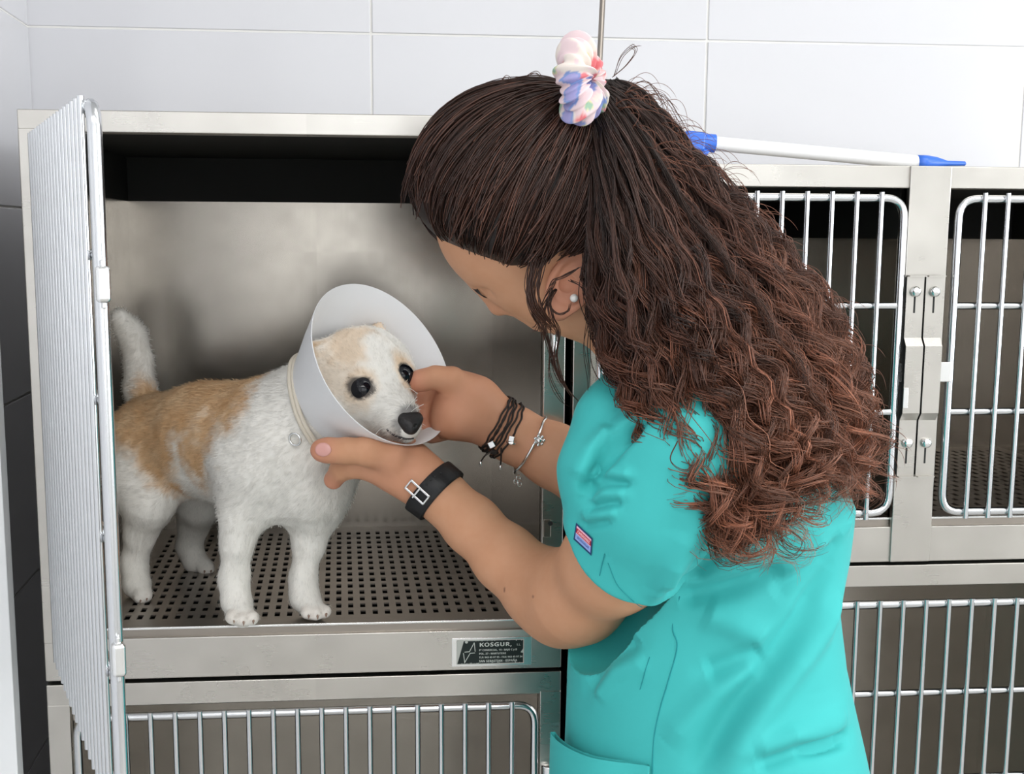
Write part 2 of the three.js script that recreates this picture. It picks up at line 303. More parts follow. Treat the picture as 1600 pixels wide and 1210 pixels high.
// window squeegee pole lying on the double cage
{
  const t = thing('squeegee_pole', 'white pole with blue plastic ends lying on top of the double cage', 'pole');
  const a = [0.5157, 0.6016, -0.1000], b = [0.8038, 0.5798, -0.1000];
  const dir = V(b).sub(V(a)), L = dir.length(), g = new THREE.CylinderGeometry(0.0092, 0.0092, L, 20); g.rotateZ(-Math.PI / 2);
  const q = new THREE.Quaternion().setFromUnitVectors(new THREE.Vector3(1, 0, 0), dir.clone().normalize()); const mid = V(a).add(V(b)).multiplyScalar(0.5);
  const pole = obj('tube', g, M.white, t); pole.position.copy(mid); pole.quaternion.copy(q);
  const cl = sub('clip', t); cl.position.copy(V(a)); cl.quaternion.copy(q); cl.userData.label = 'blue plastic clip';
  obj('collar', new THREE.CylinderGeometry(0.0118, 0.0118, 0.016, 24).rotateZ(Math.PI / 2).translate(-0.004, 0, 0), M.blue, cl);
  obj('jaw', box(-0.038, -0.01, -0.012, 0.0125, -0.012, 0.012, 0.004), M.blue, cl);
  const s = new THREE.Shape(); s.moveTo(-0.03, -0.006); s.lineTo(-0.004, -0.010); s.lineTo(-0.010, -0.022); s.lineTo(0.004, -0.0305); s.lineTo(-0.014, -0.0305); s.closePath();
  obj('foot', new THREE.ExtrudeGeometry(s, { depth: 0.014, bevelEnabled: true, bevelSize: 0.001, bevelThickness: 0.001, bevelSegments: 2 }).translate(0, 0, -0.007), M.blue, cl);
  const e = sub('tip', t); e.position.copy(V(b)); e.userData.label = 'blue tapered tip';
  const tp = new THREE.LatheGeometry([[0.0001, 0.056], [0.003, 0.054], [0.0035, 0.03], [0.0085, 0.014], [0.0105, 0.0], [0.0104, -0.012], [0.0001, -0.012]].map(([r, y]) => new THREE.Vector2(r, y)), 20); tp.rotateZ(-Math.PI / 2);
  obj('tip_cap', tp, M.blue, e);
}
{ // thin steel rod leaning on the tiles behind her head
  const a = [0.398, 0.5712, -0.30], b = [0.4425, 1.12, -0.45];
  const g = tube([a, [(a[0] + b[0]) / 2, (a[1] + b[1]) / 2, (a[2] + b[2]) / 2], b, [0.46, 1.30, -0.645]], 0.0042, 60, 10);
  tag(obj('steel_rod', g, M.tray), 'thin steel rod rising behind the hair tie against the tiles', 'rod');
}

// ---------------------------------------------------------------- distance fields and their surfaces
const smin = (a, b, k) => { const h = Math.max(k - Math.abs(a - b), 0) / k; return Math.min(a, b) - h * h * k * 0.25; };
function segd(p, a, b) {   // a, b: [x, y, z, r]; distance to the tapered capsule between them
  const bx = b[0] - a[0], by = b[1] - a[1], bz = b[2] - a[2], ax = p[0] - a[0], ay = p[1] - a[1], az = p[2] - a[2];
  let t = (ax * bx + ay * by + az * bz) / (bx * bx + by * by + bz * bz + 1e-12); t = t < 0 ? 0 : t > 1 ? 1 : t;
  const x = ax - bx * t, y = ay - by * t, z = az - bz * t;
  return Math.sqrt(x * x + y * y + z * z) - (a[3] + (b[3] - a[3]) * t);
}
function chain(p, c, k = 0.02) { if (c.length === 1) return Math.hypot(p[0] - c[0][0], p[1] - c[0][1], p[2] - c[0][2]) - c[0][3]; let d = segd(p, c[0], c[1]); for (let i = 1; i < c.length - 1; i++) d = smin(d, segd(p, c[i], c[i + 1]), k); return d; }
const ball = (p, c) => Math.hypot(p[0] - c[0], p[1] - c[1], p[2] - c[2]) - c[3];
function meshField(f, lo, hi, h, color) {
  const n = [0, 1, 2].map((i) => Math.ceil((hi[i] - lo[i]) / h) + 1), [nx, ny, nz] = n, B = 6, val = new Float32Array(nx * ny * nz).fill(9);
  const id = (i, j, k) => (k * ny + j) * nx + i, half = B * h * 0.5 * 1.7321;
  for (let bk = 0; bk < nz; bk += B) for (let bj = 0; bj < ny; bj += B) for (let bi = 0; bi < nx; bi += B) {
    const c = f([lo[0] + (bi + B / 2) * h, lo[1] + (bj + B / 2) * h, lo[2] + (bk + B / 2) * h]);
    const far = Math.abs(c) > half * 1.35 + 0.012;
    for (let k = bk; k < Math.min(bk + B, nz); k++) for (let j = bj; j < Math.min(bj + B, ny); j++) for (let i = bi; i < Math.min(bi + B, nx); i++)
      val[id(i, j, k)] = far ? c : f([lo[0] + i * h, lo[1] + j * h, lo[2] + k * h]);
  }
  const map = new Int32Array(nx * ny * nz).fill(-1), pos = [], tri = [];
  for (let k = 0; k < nz - 1; k++) for (let j = 0; j < ny - 1; j++) for (let i = 0; i < nx - 1; i++) {
    let s = 0; for (let q = 0; q < 8; q++) if (val[id(i + (q & 1), j + ((q >> 1) & 1), k + (q >> 2))] < 0) s++;
    if (s === 0 || s === 8) continue;
    let cx = 0, cy = 0, cz = 0, m = 0;
    const edge = (a, b, c, d, e, g) => { const v0 = val[id(i + a, j + b, k + c)], v1 = val[id(i + d, j + e, k + g)]; if ((v0 < 0) !== (v1 < 0)) { const t = v0 / (v0 - v1); cx += a + (d - a) * t; cy += b + (e - b) * t; cz += c + (g - c) * t; m++; } };
    for (const a of [0, 1]) for (const b of [0, 1]) { edge(0, a, b, 1, a, b); edge(a, 0, b, a, 1, b); edge(a, b, 0, a, b, 1); }
    map[id(i, j, k)] = pos.length / 3; pos.push(lo[0] + (i + cx / m) * h, lo[1] + (j + cy / m) * h, lo[2] + (k + cz / m) * h);
  }
  const quad = (a, b, c, d, flip) => { if (a < 0 || b < 0 || c < 0 || d < 0) return; if (flip) tri.push(a, c, b, a, d, c); else tri.push(a, b, c, a, c, d); };
  for (let k = 1; k < nz - 1; k++) for (let j = 1; j < ny - 1; j++) for (let i = 1; i < nx - 1; i++) {
    const v = val[id(i, j, k)] < 0;
    if (v !== (val[id(i + 1, j, k)] < 0)) quad(map[id(i, j - 1, k - 1)], map[id(i, j, k - 1)], map[id(i, j, k)], map[id(i, j - 1, k)], !v);
    if (v !== (val[id(i, j + 1, k)] < 0)) quad(map[id(i - 1, j, k - 1)], map[id(i - 1, j, k)], map[id(i, j, k)], map[id(i, j, k - 1)], !v);
    if (v !== (val[id(i, j, k + 1)] < 0)) quad(map[id(i - 1, j - 1, k)], map[id(i, j - 1, k)], map[id(i, j, k)], map[id(i - 1, j, k)], !v);
  }
  const e = h * 0.5, col = color ? new Float32Array(pos.length) : null, nor = new Float32Array(pos.length);
  const grad = (p) => { const g = [f([p[0] + e, p[1], p[2]]) - f([p[0] - e, p[1], p[2]]), f([p[0], p[1] + e, p[2]]) - f([p[0], p[1] - e, p[2]]), f([p[0], p[1], p[2] + e]) - f([p[0], p[1], p[2] - e])]; const l = Math.hypot(...g) || 1; return [g[0] / l, g[1] / l, g[2] / l, l / (2 * e)]; };
  for (let i = 0; i < pos.length; i += 3) {
    const p = [pos[i], pos[i + 1], pos[i + 2]]; let g = grad(p); const d = Math.max(-h, Math.min(h, f(p) / Math.max(0.3, g[3])));
    for (let q = 0; q < 3; q++) { p[q] -= g[q] * d; pos[i + q] = p[q]; }
    g = grad(p); nor[i] = g[0]; nor[i + 1] = g[1]; nor[i + 2] = g[2];
    if (color) { const c = color(p, g); col[i] = c[0]; col[i + 1] = c[1]; col[i + 2] = c[2]; }
  }
  const g = new THREE.BufferGeometry(); g.setAttribute('position', new THREE.Float32BufferAttribute(pos, 3)); g.setAttribute('normal', new THREE.BufferAttribute(nor, 3));
  if (color) g.setAttribute('color', new THREE.BufferAttribute(col, 3)); g.setIndex(tri); return g;
}
function onField(f, a, b) {   // first point of the field on the way from a to b
  const L = Math.hypot(b[0] - a[0], b[1] - a[1], b[2] - a[2]); let t = 0;
  for (let i = 0; i < 200 && t < L; i++) { const p = [0, 1, 2].map((q) => a[q] + (b[q] - a[q]) * t / L); const d = f(p); if (d < 0.0003) return p; t += Math.max(d * 0.7, 0.0003); }
  return [0, 1, 2].map((q) => a[q] + (b[q] - a[q]) * Math.min(t, L) / L);
}
const mix3 = (a, b, t) => [a[0] + (b[0] - a[0]) * t, a[1] + (b[1] - a[1]) * t, a[2] + (b[2] - a[2]) * t];
const clamp01 = (x) => x < 0 ? 0 : x > 1 ? 1 : x;
const sstep = (a, b, x) => { x = clamp01((x - a) / (b - a)); return x * x * (3 - 2 * x); };

// ---------------------------------------------------------------- the dog
const dogParts = {
  trunk: [[-0.2049, 0.2011, -0.2350, .066], [-0.1362, 0.2105, -0.1650, .070], [-0.0783, 0.2119, -0.1100, .074], [-0.0315, 0.2123, -0.0650, .083]],
  breast: [[-0.0214, 0.2005, -0.0450, .068], [-0.0033, 0.1677, -0.0300, .036]],
  neck: [[-0.0208, 0.2404, -0.0500, .066], [0.0144, 0.2792, -0.0200, .052], [0.0461, 0.3007, -0.0100, .046]],
  shoulderA: [[-0.0745, 0.1865, -0.0350, .047], [-0.0888, 0.1364, -0.0300, .026], [-0.0959, 0.1001, -0.0280, .0172], [-0.0993, 0.0551, -0.0270, .0155], [-0.0973, 0.0290, -0.0220, .0175]],
  pawA: [[-0.0965, 0.0237, -0.0200, .0165], [-0.0893, 0.0146, -0.0040, .0155]],
  shoulderB: [[0.0059, 0.1813, -0.0700, .046], [0.0028, 0.1328, -0.0620, .0245], [-0.0075, 0.0926, -0.0550, .0165], [-0.0155, 0.0478, -0.0500, .0145], [-0.0149, 0.0282, -0.0440, .0165]],
  pawB: [[-0.0133, 0.0228, -0.0420, .016], [-0.0018, 0.0141, -0.0260, .0148]],
  thighA: [[-0.2219, 0.1917, -0.2100, .062], [-0.2311, 0.1521, -0.1850, .046], [-0.2204, 0.1260, -0.1600, .030], [-0.2356, 0.0840, -0.1750, .0175], [-0.2462, 0.0433, -0.1800, .0145], [-0.2409, 0.0184, -0.1650, .0165]],
  hindPawA: [[-0.2394, 0.0170, -0.1600, .016], [-0.2311, 0.0088, -0.1460, .0135]],
  thighB: [[-0.1806, 0.1549, -0.2700, .050], [-0.1658, 0.1061, -0.2850, .030], [-0.1780, 0.0677, -0.3150, .0185], [-0.1864, 0.0325, -0.3250, .0155], [-0.1801, 0.0134, -0.3200, .0165]],
  hindPawB: [[-0.1781, 0.0120, -0.3180, .016], [-0.1634, 0.0068, -0.3060, .0135]],
  tail: [[-0.2310, 0.2234, -0.2700, .024], [-0.2435, 0.2661, -0.2900, .0175], [-0.2453, 0.3060, -0.2950, .0165], [-0.2521, 0.3421, -0.2900, .017], [-0.2653, 0.3666, -0.2800, .013]],
};
const TOES = [[[-0.1004, 0.0143, 0.0060, .0094], [-0.0884, 0.0129, 0.0110, .0096], [-0.0768, 0.0134, 0.0080, .0092]], [[-0.0097, 0.0119, -0.0160, .0090], [0.0016, 0.0116, -0.0130, .0092], [0.0120, 0.0125, -0.0180, .0088]], [[-0.2332, 0.0062, -0.1360, .0075], [-0.2251, 0.0081, -0.1380, .0075]], [[-0.1645, 0.0042, -0.2970, .0072], [-0.1556, 0.0055, -0.2990, .0072]]];
const DH = { skull: [0.0547, 0.3109, -0.0020, .0515], crown: [0.0697, 0.3287, -0.0040, .041], cheekL: [0.0480, 0.2834, 0.0180, .038], cheekR: [0.0953, 0.3025, -0.0050, .036], muzzle: [[0.0802, 0.2892, 0.0300, .034], [0.0998, 0.2739, 0.0580, .0235], [0.1132, 0.2636, 0.0800, .0165]], jaw: [[0.0763, 0.2669, 0.0250, .026], [0.1019, 0.2550, 0.0600, .0138], [0.1091, 0.2524, 0.0700, .0085]] };
const EAR_L = [[0.0240, 0.3262, 0.0100, .020], [0.0142, 0.3357, 0.0120, .015], [0.0057, 0.3414, 0.0060, .008], [0.0032, 0.3263, 0.0100, .006]], EAR_R = [[0.0743, 0.3438, -0.0300, .022], [0.0818, 0.3597, -0.0400, .0125], [0.0853, 0.3712, -0.0460, .0045]];
const EYES = [[[0.0596, 0.3176, 0.2000], [0.0637, 0.2855, -0.1000], 0.0185], [[0.1029, 0.3327, 0.2000], [0.1159, 0.3034, -0.1000], 0.0145]];
const NOSE = [[0.1164, 0.2690, 0.0925, .0118], [0.1178, 0.2618, 0.0945, .0105]];
function dogHeadRaw(p) {
  let d = smin(ball(p, DH.skull), ball(p, DH.crown), 0.03);
  d = smin(d, ball(p, DH.cheekL), 0.03); d = smin(d, ball(p, DH.cheekR), 0.03);
  d = smin(d, chain(p, DH.muzzle, 0.02), 0.028); d = smin(d, chain(p, DH.jaw, 0.015), 0.014);
  d = smin(d, chain(p, EAR_L, 0.01), 0.014); d = smin(d, chain(p, EAR_R, 0.01), 0.014);
  return d;
}
const eyePos = EYES.map(([a, b, r]) => { const s = onField(dogHeadRaw, a, b); const u = V(b).sub(V(a)).normalize(); return [s[0] + u.x * r * 0.72, s[1] + u.y * r * 0.72, s[2] + u.z * r * 0.72, r]; });
function dogHead(p) {
  let d = dogHeadRaw(p);
  for (const e of eyePos) { const q = Math.hypot(p[0] - e[0], p[1] - e[1], p[2] - e[2]); d -= 0.0016 * Math.exp(-((q - e[3] - 0.002) ** 2) / (0.0035 ** 2)); }
  return d;
}
function dogField(p) {
  const D = dogParts;
  let d = chain(p, D.trunk, 0.04); d = smin(d, chain(p, D.breast, 0.03), 0.05); d = smin(d, chain(p, D.neck, 0.03), 0.05);
  d = smin(d, chain(p, D.shoulderA, 0.02), 0.035); d = smin(d, chain(p, D.shoulderB, 0.02), 0.035);
  d = smin(d, chain(p, D.thighA, 0.02), 0.035); d = smin(d, chain(p, D.thighB, 0.02), 0.03);
  d = smin(d, chain(p, D.pawA), 0.014); d = smin(d, chain(p, D.pawB), 0.014); d = smin(d, chain(p, D.hindPawA), 0.012); d = smin(d, chain(p, D.hindPawB), 0.012);
  for (const t of TOES) for (const q of t) d = smin(d, ball(p, q), 0.005);
  d = smin(d, chain(p, D.tail, 0.02), 0.02);
  d = smin(d, dogHead(p), 0.03);
  return d + 0.0016 * (noise(p[0] * 90, p[1] * 60, p[2] * 90) - 0.5) + 0.004 * (noise(p[0] * 22, p[1] * 22, p[2] * 22) - 0.5);
}
const FUR = { white: [0.86, 0.835, 0.78], tan: [0.68, 0.38, 0.155], pale: [0.76, 0.56, 0.34], pink: [0.62, 0.36, 0.30], dark: [0.05, 0.045, 0.045] };
const TAN = [[-0.1958, 0.2495, -0.2000, .085], [-0.1326, 0.2630, -0.1400, .075], [-0.0885, 0.2707, -0.1000, .060], [-0.1133, 0.2210, -0.0900, .058], [-0.1691, 0.2115, -0.1600, .068], [-0.0794, 0.2507, -0.0500, .046], [-0.0769, 0.2709, -0.0700, .046], [-0.0812, 0.2133, -0.0400, .036], [-0.2282, 0.2151, -0.2000, .05]];
const STRIPE = [[-0.0879, 0.2791, -0.0700, .003], [-0.0997, 0.2252, -0.0600, .008], [-0.1121, 0.1762, -0.0600, .014]];
function dogColour(p) {
  const n = noise(p[0] * 40, p[1] * 40, p[2] * 40) * 0.6 + noise(p[0] * 120, p[1] * 120, p[2] * 120) * 0.4, w = (n - 0.5) * 0.03;
  let t = 9; for (const b of TAN) t = Math.min(t, ball(p, b)); t = smin(t, t, 0.01);
  let c = FUR.white, tan = sstep(0.012, -0.016, t + w);
  tan *= sstep(-0.002, 0.012, segd(p, STRIPE[0], STRIPE[1]) + w * 0.5) * sstep(-0.002, 0.014, segd(p, STRIPE[1], STRIPE[2]) + w * 0.5);
  c = mix3(c, mix3(FUR.tan, FUR.pale, clamp01(n * 1.1 - 0.15)), tan * 0.92);
  // head: cream mask around the eyes, ears and crown, white blaze
  const h = ball(p, DH.skull);
  if (h < 0.07) {
    let m = 0; for (const e of eyePos) { const q = Math.hypot(p[0] - e[0], (p[1] - e[1]) * 0.9, p[2] - e[2]); m = Math.max(m, sstep(0.034, 0.013, q + w * 0.5) * 0.75); }
    m = Math.max(m, sstep(0.012, -0.004, chain(p, EAR_L, 0.01) + w) * 0.85, sstep(0.02, -0.004, chain(p, EAR_R, 0.01) + w) * 0.7, sstep(0.02, -0.01, ball(p, [0.0428, 0.3562, 0.0300, .03]) + w) * 0.55, sstep(0.015, -0.01, ball(p, [0.0271, 0.3157, 0.0450, .028]) + w) * 0.35);
    const bl = segd(p, [0.0770, 0.3523, 0.0300, .008], [0.0934, 0.3087, 0.0550, .008]); m *= sstep(0.0, 0.012, bl + w * 0.4);
    c = mix3(c, mix3(FUR.pale, FUR.tan, 0.35), m);
    for (const e of eyePos) { const al = (p[0] - e[0]) * 0.88 - (p[1] - e[1]) * 0.30 + (p[2] - e[2]) * 0.36, q0 = Math.hypot(p[0] - e[0], p[1] - e[1], p[2] - e[2]), q = Math.sqrt(Math.max(0, q0 * q0 - al * al * 0.40)); c = mix3(c, FUR.dark, sstep(e[3] + 0.0024, e[3] + 0.0006, q + w * 0.10) * 0.92); }
    const q = Math.min(ball(p, NOSE[0]), ball(p, NOSE[1])); c = mix3(c, [0.12, 0.11, 0.11], sstep(0.012, 0.002, q + w * 0.4) * 0.8); c = mix3(c, [0.20, 0.185, 0.18], 0.75 * sstep(0.006, -0.002, segd(p, [0.0894, 0.2529, 0.0720, .004], [0.1159, 0.2484, 0.0850, .004]) + w * 0.3));
    c = mix3(c, FUR.dark, sstep(0.003, 0.0, Math.abs(segd(p, [0.1028, 0.2471, 0.0750, .0], [0.1219, 0.2498, 0.0850, .0])) - 0.0015));
  }
  // bare pinkish belly and toes
  c = mix3(c, FUR.pink, 0.65 * sstep(0.02, -0.004, ball(p, [-0.1892, 0.1427, -0.1850, .022]) + w * 0.4));
  for (const t2 of TOES) for (const q of t2) c = mix3(c, [0.62, 0.46, 0.36], 0.22 * sstep(0.003, -0.003, ball(p, q)));
  const k = 0.93 + 0.14 * n; return [c[0] * k, c[1] * k, c[2] * k];
}
const dogLo = [-0.33, -0.012, -0.40], dogHi = [0.17, 0.43, 0.16];
const dogGeo = meshField(dogField, dogLo, dogHi, 0.0034, dogColour);
const dog = tag(obj('dog', dogGeo, new THREE.MeshStandardMaterial({ vertexColors: true, roughness: 0.85 })), 'small white and tan dog standing in the open cage wearing a plastic cone', 'dog');
{ // short coat: one fine blade for each hair, lying back along the body
  const P = dogGeo.attributes.position, N = dogGeo.attributes.normal, C = dogGeo.attributes.color, pos = [], nor = [], col = [];
  const back = new THREE.Vector3(-0.5, -0.28, -0.62).normalize(), down = new THREE.Vector3(-0.1, -1, -0.1), n = new THREE.Vector3(), d = new THREE.Vector3(), s = new THREE.Vector3(), headC = V(DH.skull);
  const count = 95000;
  for (let q = 0; q < count; q++) {
    const i = Math.floor(rnd() * P.count); n.fromBufferAttribute(N, i);
    const x = P.getX(i) + rr(-1, 1) * 0.0018, y = P.getY(i) + rr(-1, 1) * 0.0018, z = P.getZ(i) + rr(-1, 1) * 0.0018;
    const hd = Math.hypot(x - headC.x, y - headC.y, z - headC.z); const onHead = hd < 0.085, low = y < 0.13;
    let skip = false; for (const e of eyePos) if (Math.hypot(x - e[0], y - e[1], z - e[2]) < e[3] + 0.003) skip = true; for (const e of NOSE) if (Math.hypot(x - e[0], y - e[1], z - e[2]) < 0.016) skip = true; if (y < 0.012) skip = true; if (skip) continue;
    if (onHead) d.set(x - P.getX(0) * 0, y, z).sub(V(DH.muzzle[2])).normalize(); else d.copy(low ? down : back);
    d.addScaledVector(n, -d.dot(n)).normalize().addScaledVector(n, onHead ? 0.15 : 0.18); d.x += rr(-0.25, 0.25); d.y += rr(-0.25, 0.25); d.z += rr(-0.25, 0.25); d.normalize();
    const L = (onHead ? rr(0.003, 0.005) : low ? rr(0.003, 0.006) : rr(0.005, 0.009)), w = 0.00042;
    s.crossVectors(d, n).normalize().multiplyScalar(w);
    const k = rr(0.86, 1.12); pos.push(x - s.x, y - s.y, z - s.z, x + s.x, y + s.y, z + s.z, x + d.x * L, y + d.y * L, z + d.z * L);
    for (let m = 0; m < 3; m++) { nor.push(n.x, n.y, n.z); col.push(C.getX(i) * k, C.getY(i) * k, C.getZ(i) * k); }
  }
  const g = new THREE.BufferGeometry(); g.setAttribute('position', new THREE.Float32BufferAttribute(pos, 3)); g.setAttribute('normal', new THREE.Float32BufferAttribute(nor, 3)); g.setAttribute('color', new THREE.Float32BufferAttribute(col, 3));
  const f = obj('fur', g, new THREE.MeshStandardMaterial({ vertexColors: true, roughness: 0.8 }), dog); f.userData.kind = 'stuff';
  // eyes, nose, claws, whiskers
  const eyeM = new THREE.MeshPhysicalMaterial({ color: lin(0.006, 0.006, 0.009), roughness: 0.08, specularIntensity: 0.55, clearcoat: 0.15, clearcoatRoughness: 0.03 });
  for (const e of eyePos) {
    const m = obj('eye', new THREE.SphereGeometry(e[3], 28, 20), eyeM, dog); m.position.set(e[0], e[1], e[2]); m.userData.label = 'dark glossy eye';
  }
  const ng = meshField((p) => { let d2 = smin(segd(p, [0.1098, 0.2695, 0.0900, .0090], [0.1234, 0.2707, 0.0880, .0085]), ball(p, [0.1170, 0.2617, 0.0940, .0088]), 0.009); for (const q of [[0.1099, 0.2632, 0.1045, .0034], [0.1233, 0.2643, 0.1025, .0032]]) d2 = Math.max(d2, -ball(p, q)); return d2 + 0.0004 * (noise(p[0] * 700, p[1] * 700, p[2] * 700) - 0.5); }, [NOSE[0][0] - 0.025, NOSE[0][1] - 0.035, NOSE[0][2] - 0.025], [NOSE[0][0] + 0.025, NOSE[0][1] + 0.025, NOSE[0][2] + 0.03], 0.0014);
  obj('nose', ng, new THREE.MeshPhysicalMaterial({ color: lin(0.022, 0.02, 0.02), roughness: 0.42, specularIntensity: 0.55 }), dog).userData.label = 'black nose';
  const lip = [[[0.0855, 0.2740, 0.2000], [0.0916, 0.2470, 0.0000]], [[0.0952, 0.2669, 0.2000], [0.1025, 0.2389, 0.0000]], [[0.1049, 0.2636, 0.2000], [0.1136, 0.2352, 0.0000]], [[0.1147, 0.2639, 0.2000], [0.1246, 0.2355, 0.0000]]].map(([a, b]) => onField(dogField, a, b));
  obj('lips', tube(lip, 0.0015, 30, 8), new THREE.MeshStandardMaterial({ color: lin(0.03, 0.025, 0.025), roughness: 0.45 }), dog).userData.label = 'dark lips';
  const clawM = new THREE.MeshStandardMaterial({ color: lin(0.30, 0.20, 0.15), roughness: 0.4 });
  for (const t of TOES) for (const q of t) { const c = obj('claw', new THREE.ConeGeometry(0.0022, 0.009, 8), clawM, dog); c.position.set(q[0] + 0.002, Math.max(q[1] - 0.003, 0.003), q[2] + q[3] + 0.0005); c.rotation.x = 2.1; }
  const wm = new THREE.MeshStandardMaterial({ color: lin(0.8, 0.78, 0.74), roughness: 0.5 });
  for (const [a, b] of [[[0.1086, 0.2757, 0.0850], [0.1246, 0.2978, 0.0950]], [[0.1130, 0.2741, 0.0850], [0.1320, 0.2887, 0.0950]], [[0.1120, 0.3030, 0.0450], [0.1272, 0.2969, 0.0600]], [[0.0860, 0.2608, 0.0850], [0.0744, 0.2524, 0.1000]]]) obj('whisker', tube([a, [(a[0] + b[0]) / 2, (a[1] + b[1]) / 2 + 0.002, (a[2] + b[2]) / 2], b], 0.0003, 8, 5), wm, dog);
}
// ---------------------------------------------------------------- the cone and the collar
const CC = V([0.0880, 0.3317, 0.0400]);   // middle of the wide opening
const coneAxis = new THREE.Vector3(0.62, 0.50, 0.60).normalize();
{
  const up = new THREE.Vector3(0, 1, 0), e1 = new THREE.Vector3().crossVectors(up, coneAxis).normalize(), e2 = new THREE.Vector3().crossVectors(coneAxis, e1).normalize();
  const R1 = 0.107, R0 = 0.052, H = 0.125, T = 0.0011, N = 120, prof = [[R0, -H], [R0 + (R1 - R0) * 0.35, -H * 0.66], [R0 + (R1 - R0) * 0.7, -H * 0.32], [R1, 0]];
  const pos = [], idx = [], rows = [];
  const ring = (r, h) => { const s = pos.length / 3; for (let i = 0; i <= N; i++) { const a = i / N * Math.PI * 2, rr2 = r * (1 + 0.012 * Math.sin(2 * a + 0.7)); const v = CC.clone().addScaledVector(coneAxis, h).addScaledVector(e1, Math.cos(a) * rr2).addScaledVector(e2, Math.sin(a) * rr2); pos.push(v.x, v.y, v.z); } rows.push(s); };
  for (const [r, h] of prof) ring(r, h); ring(R1 + 0.0006, 0.0006); for (const [r, h] of prof.slice().reverse()) ring(r + T, h - T * 0.4); ring(R0, -H);
  for (let k = 0; k < rows.length - 1; k++) for (let i = 0; i < N; i++) { const a = rows[k] + i, b = rows[k + 1] + i; idx.push(a, b, a + 1, a + 1, b, b + 1); }
  const g = new THREE.BufferGeometry(); g.setAttribute('position', new THREE.Float32BufferAttribute(pos, 3)); g.setIndex(idx); const cg = toCreasedNormals(g, 0.6);
  const cone = thing('recovery_cone', 'white translucent plastic recovery cone around the dog\'s head', 'cone');
  obj('cone_sheet', cg, new THREE.MeshPhysicalMaterial({ color: lin(0.96, 0.965, 0.98), roughness: 0.4, transmission: 0.15, thickness: 0, specularIntensity: 0.6 }), cone);
  // folded gauze edge round the neck
  const band = []; for (let i = 0; i < 48; i++) { const a = i / 48 * Math.PI * 2, r = 0.056 + 0.003 * Math.sin(a * 9) + 0.002 * Math.sin(a * 23); const v = CC.clone().addScaledVector(coneAxis, -H - 0.004 + 0.003 * Math.sin(a * 7)).addScaledVector(e1, Math.cos(a) * r).addScaledVector(e2, Math.sin(a) * r); band.push([v.x, v.y, v.z]); }
  obj('neck_binding', tube(band, 0.0065, 200, 10, true), new THREE.MeshStandardMaterial({ color: lin(0.78, 0.77, 0.74), roughness: 0.9 }), cone).userData.label = 'soft white binding at the narrow end';
  const c0 = V([0.0151, 0.2699, -0.0180]), ca = new THREE.Vector3(0.80, 0.36, 0.42).normalize(), f1 = new THREE.Vector3().crossVectors(up, ca).normalize(), f2 = new THREE.Vector3().crossVectors(ca, f1).normalize();
  const collar = thing('dog_collar', 'thin cream collar with a metal buckle on the dog\'s neck', 'collar');
  const pts = []; for (let i = 0; i < 40; i++) { const a = i / 40 * Math.PI * 2; const dir = f1.clone().multiplyScalar(Math.cos(a)).addScaledVector(f2, Math.sin(a)); const far = c0.clone().addScaledVector(dir, 0.12); const s = onField(dogField, [far.x, far.y, far.z], [c0.x, c0.y, c0.z]); pts.push([s[0] + dir.x * 0.0035, s[1] + dir.y * 0.0035, s[2] + dir.z * 0.0035]); }
  const cm = new THREE.MeshStandardMaterial({ color: lin(0.66, 0.60, 0.50), roughness: 0.6 });
  obj('strap', merge([tube(pts, 0.0032, 200, 8, true), tube(pts.map((p) => [p[0] + ca.x * 0.0048, p[1] + ca.y * 0.0048, p[2] + ca.z * 0.0048]), 0.0028, 200, 8, true)]), cm, collar);
  const bp = onField(dogField, [-0.0135, 0.2645, 0.2000], [-0.0235, 0.2220, -0.1000]); const tor = obj('buckle', new THREE.TorusGeometry(0.0075, 0.0014, 10, 28), M.bright, collar); tor.position.set(bp[0], bp[1], bp[2] + 0.005); tor.rotation.set(0.2, -0.5, 0.4);
}

// ---------------------------------------------------------------- the woman
const ARM_L = [[0.3446, 0.2074, 0.3500, .044], [0.3201, 0.1486, 0.3120, .0505], [0.2950, 0.0923, 0.2350, .0475], [0.2843, 0.0777, 0.2000, .0415]];
const FORE_L = [[0.2836, 0.0771, 0.1950, .0405], [0.2576, 0.0864, 0.1700, .0385], [0.2258, 0.1118, 0.1370, .0358], [0.1881, 0.1455, 0.0980, .0315], [0.1539, 0.1762, 0.0780, .0275], [0.1331, 0.1922, 0.0700, .0268]];
const ARM_R = [[0.3656, 0.2802, 0.1500, .048], [0.3930, 0.1670, 0.0850, .042]];
const FORE_R = [[0.3930, 0.1654, 0.0850, .042], [0.3431, 0.1899, 0.0550, .040], [0.2953, 0.2166, 0.0300, .0365], [0.2457, 0.2416, 0.0120, .0315], [0.2115, 0.2626, 0.0120, .0275]];
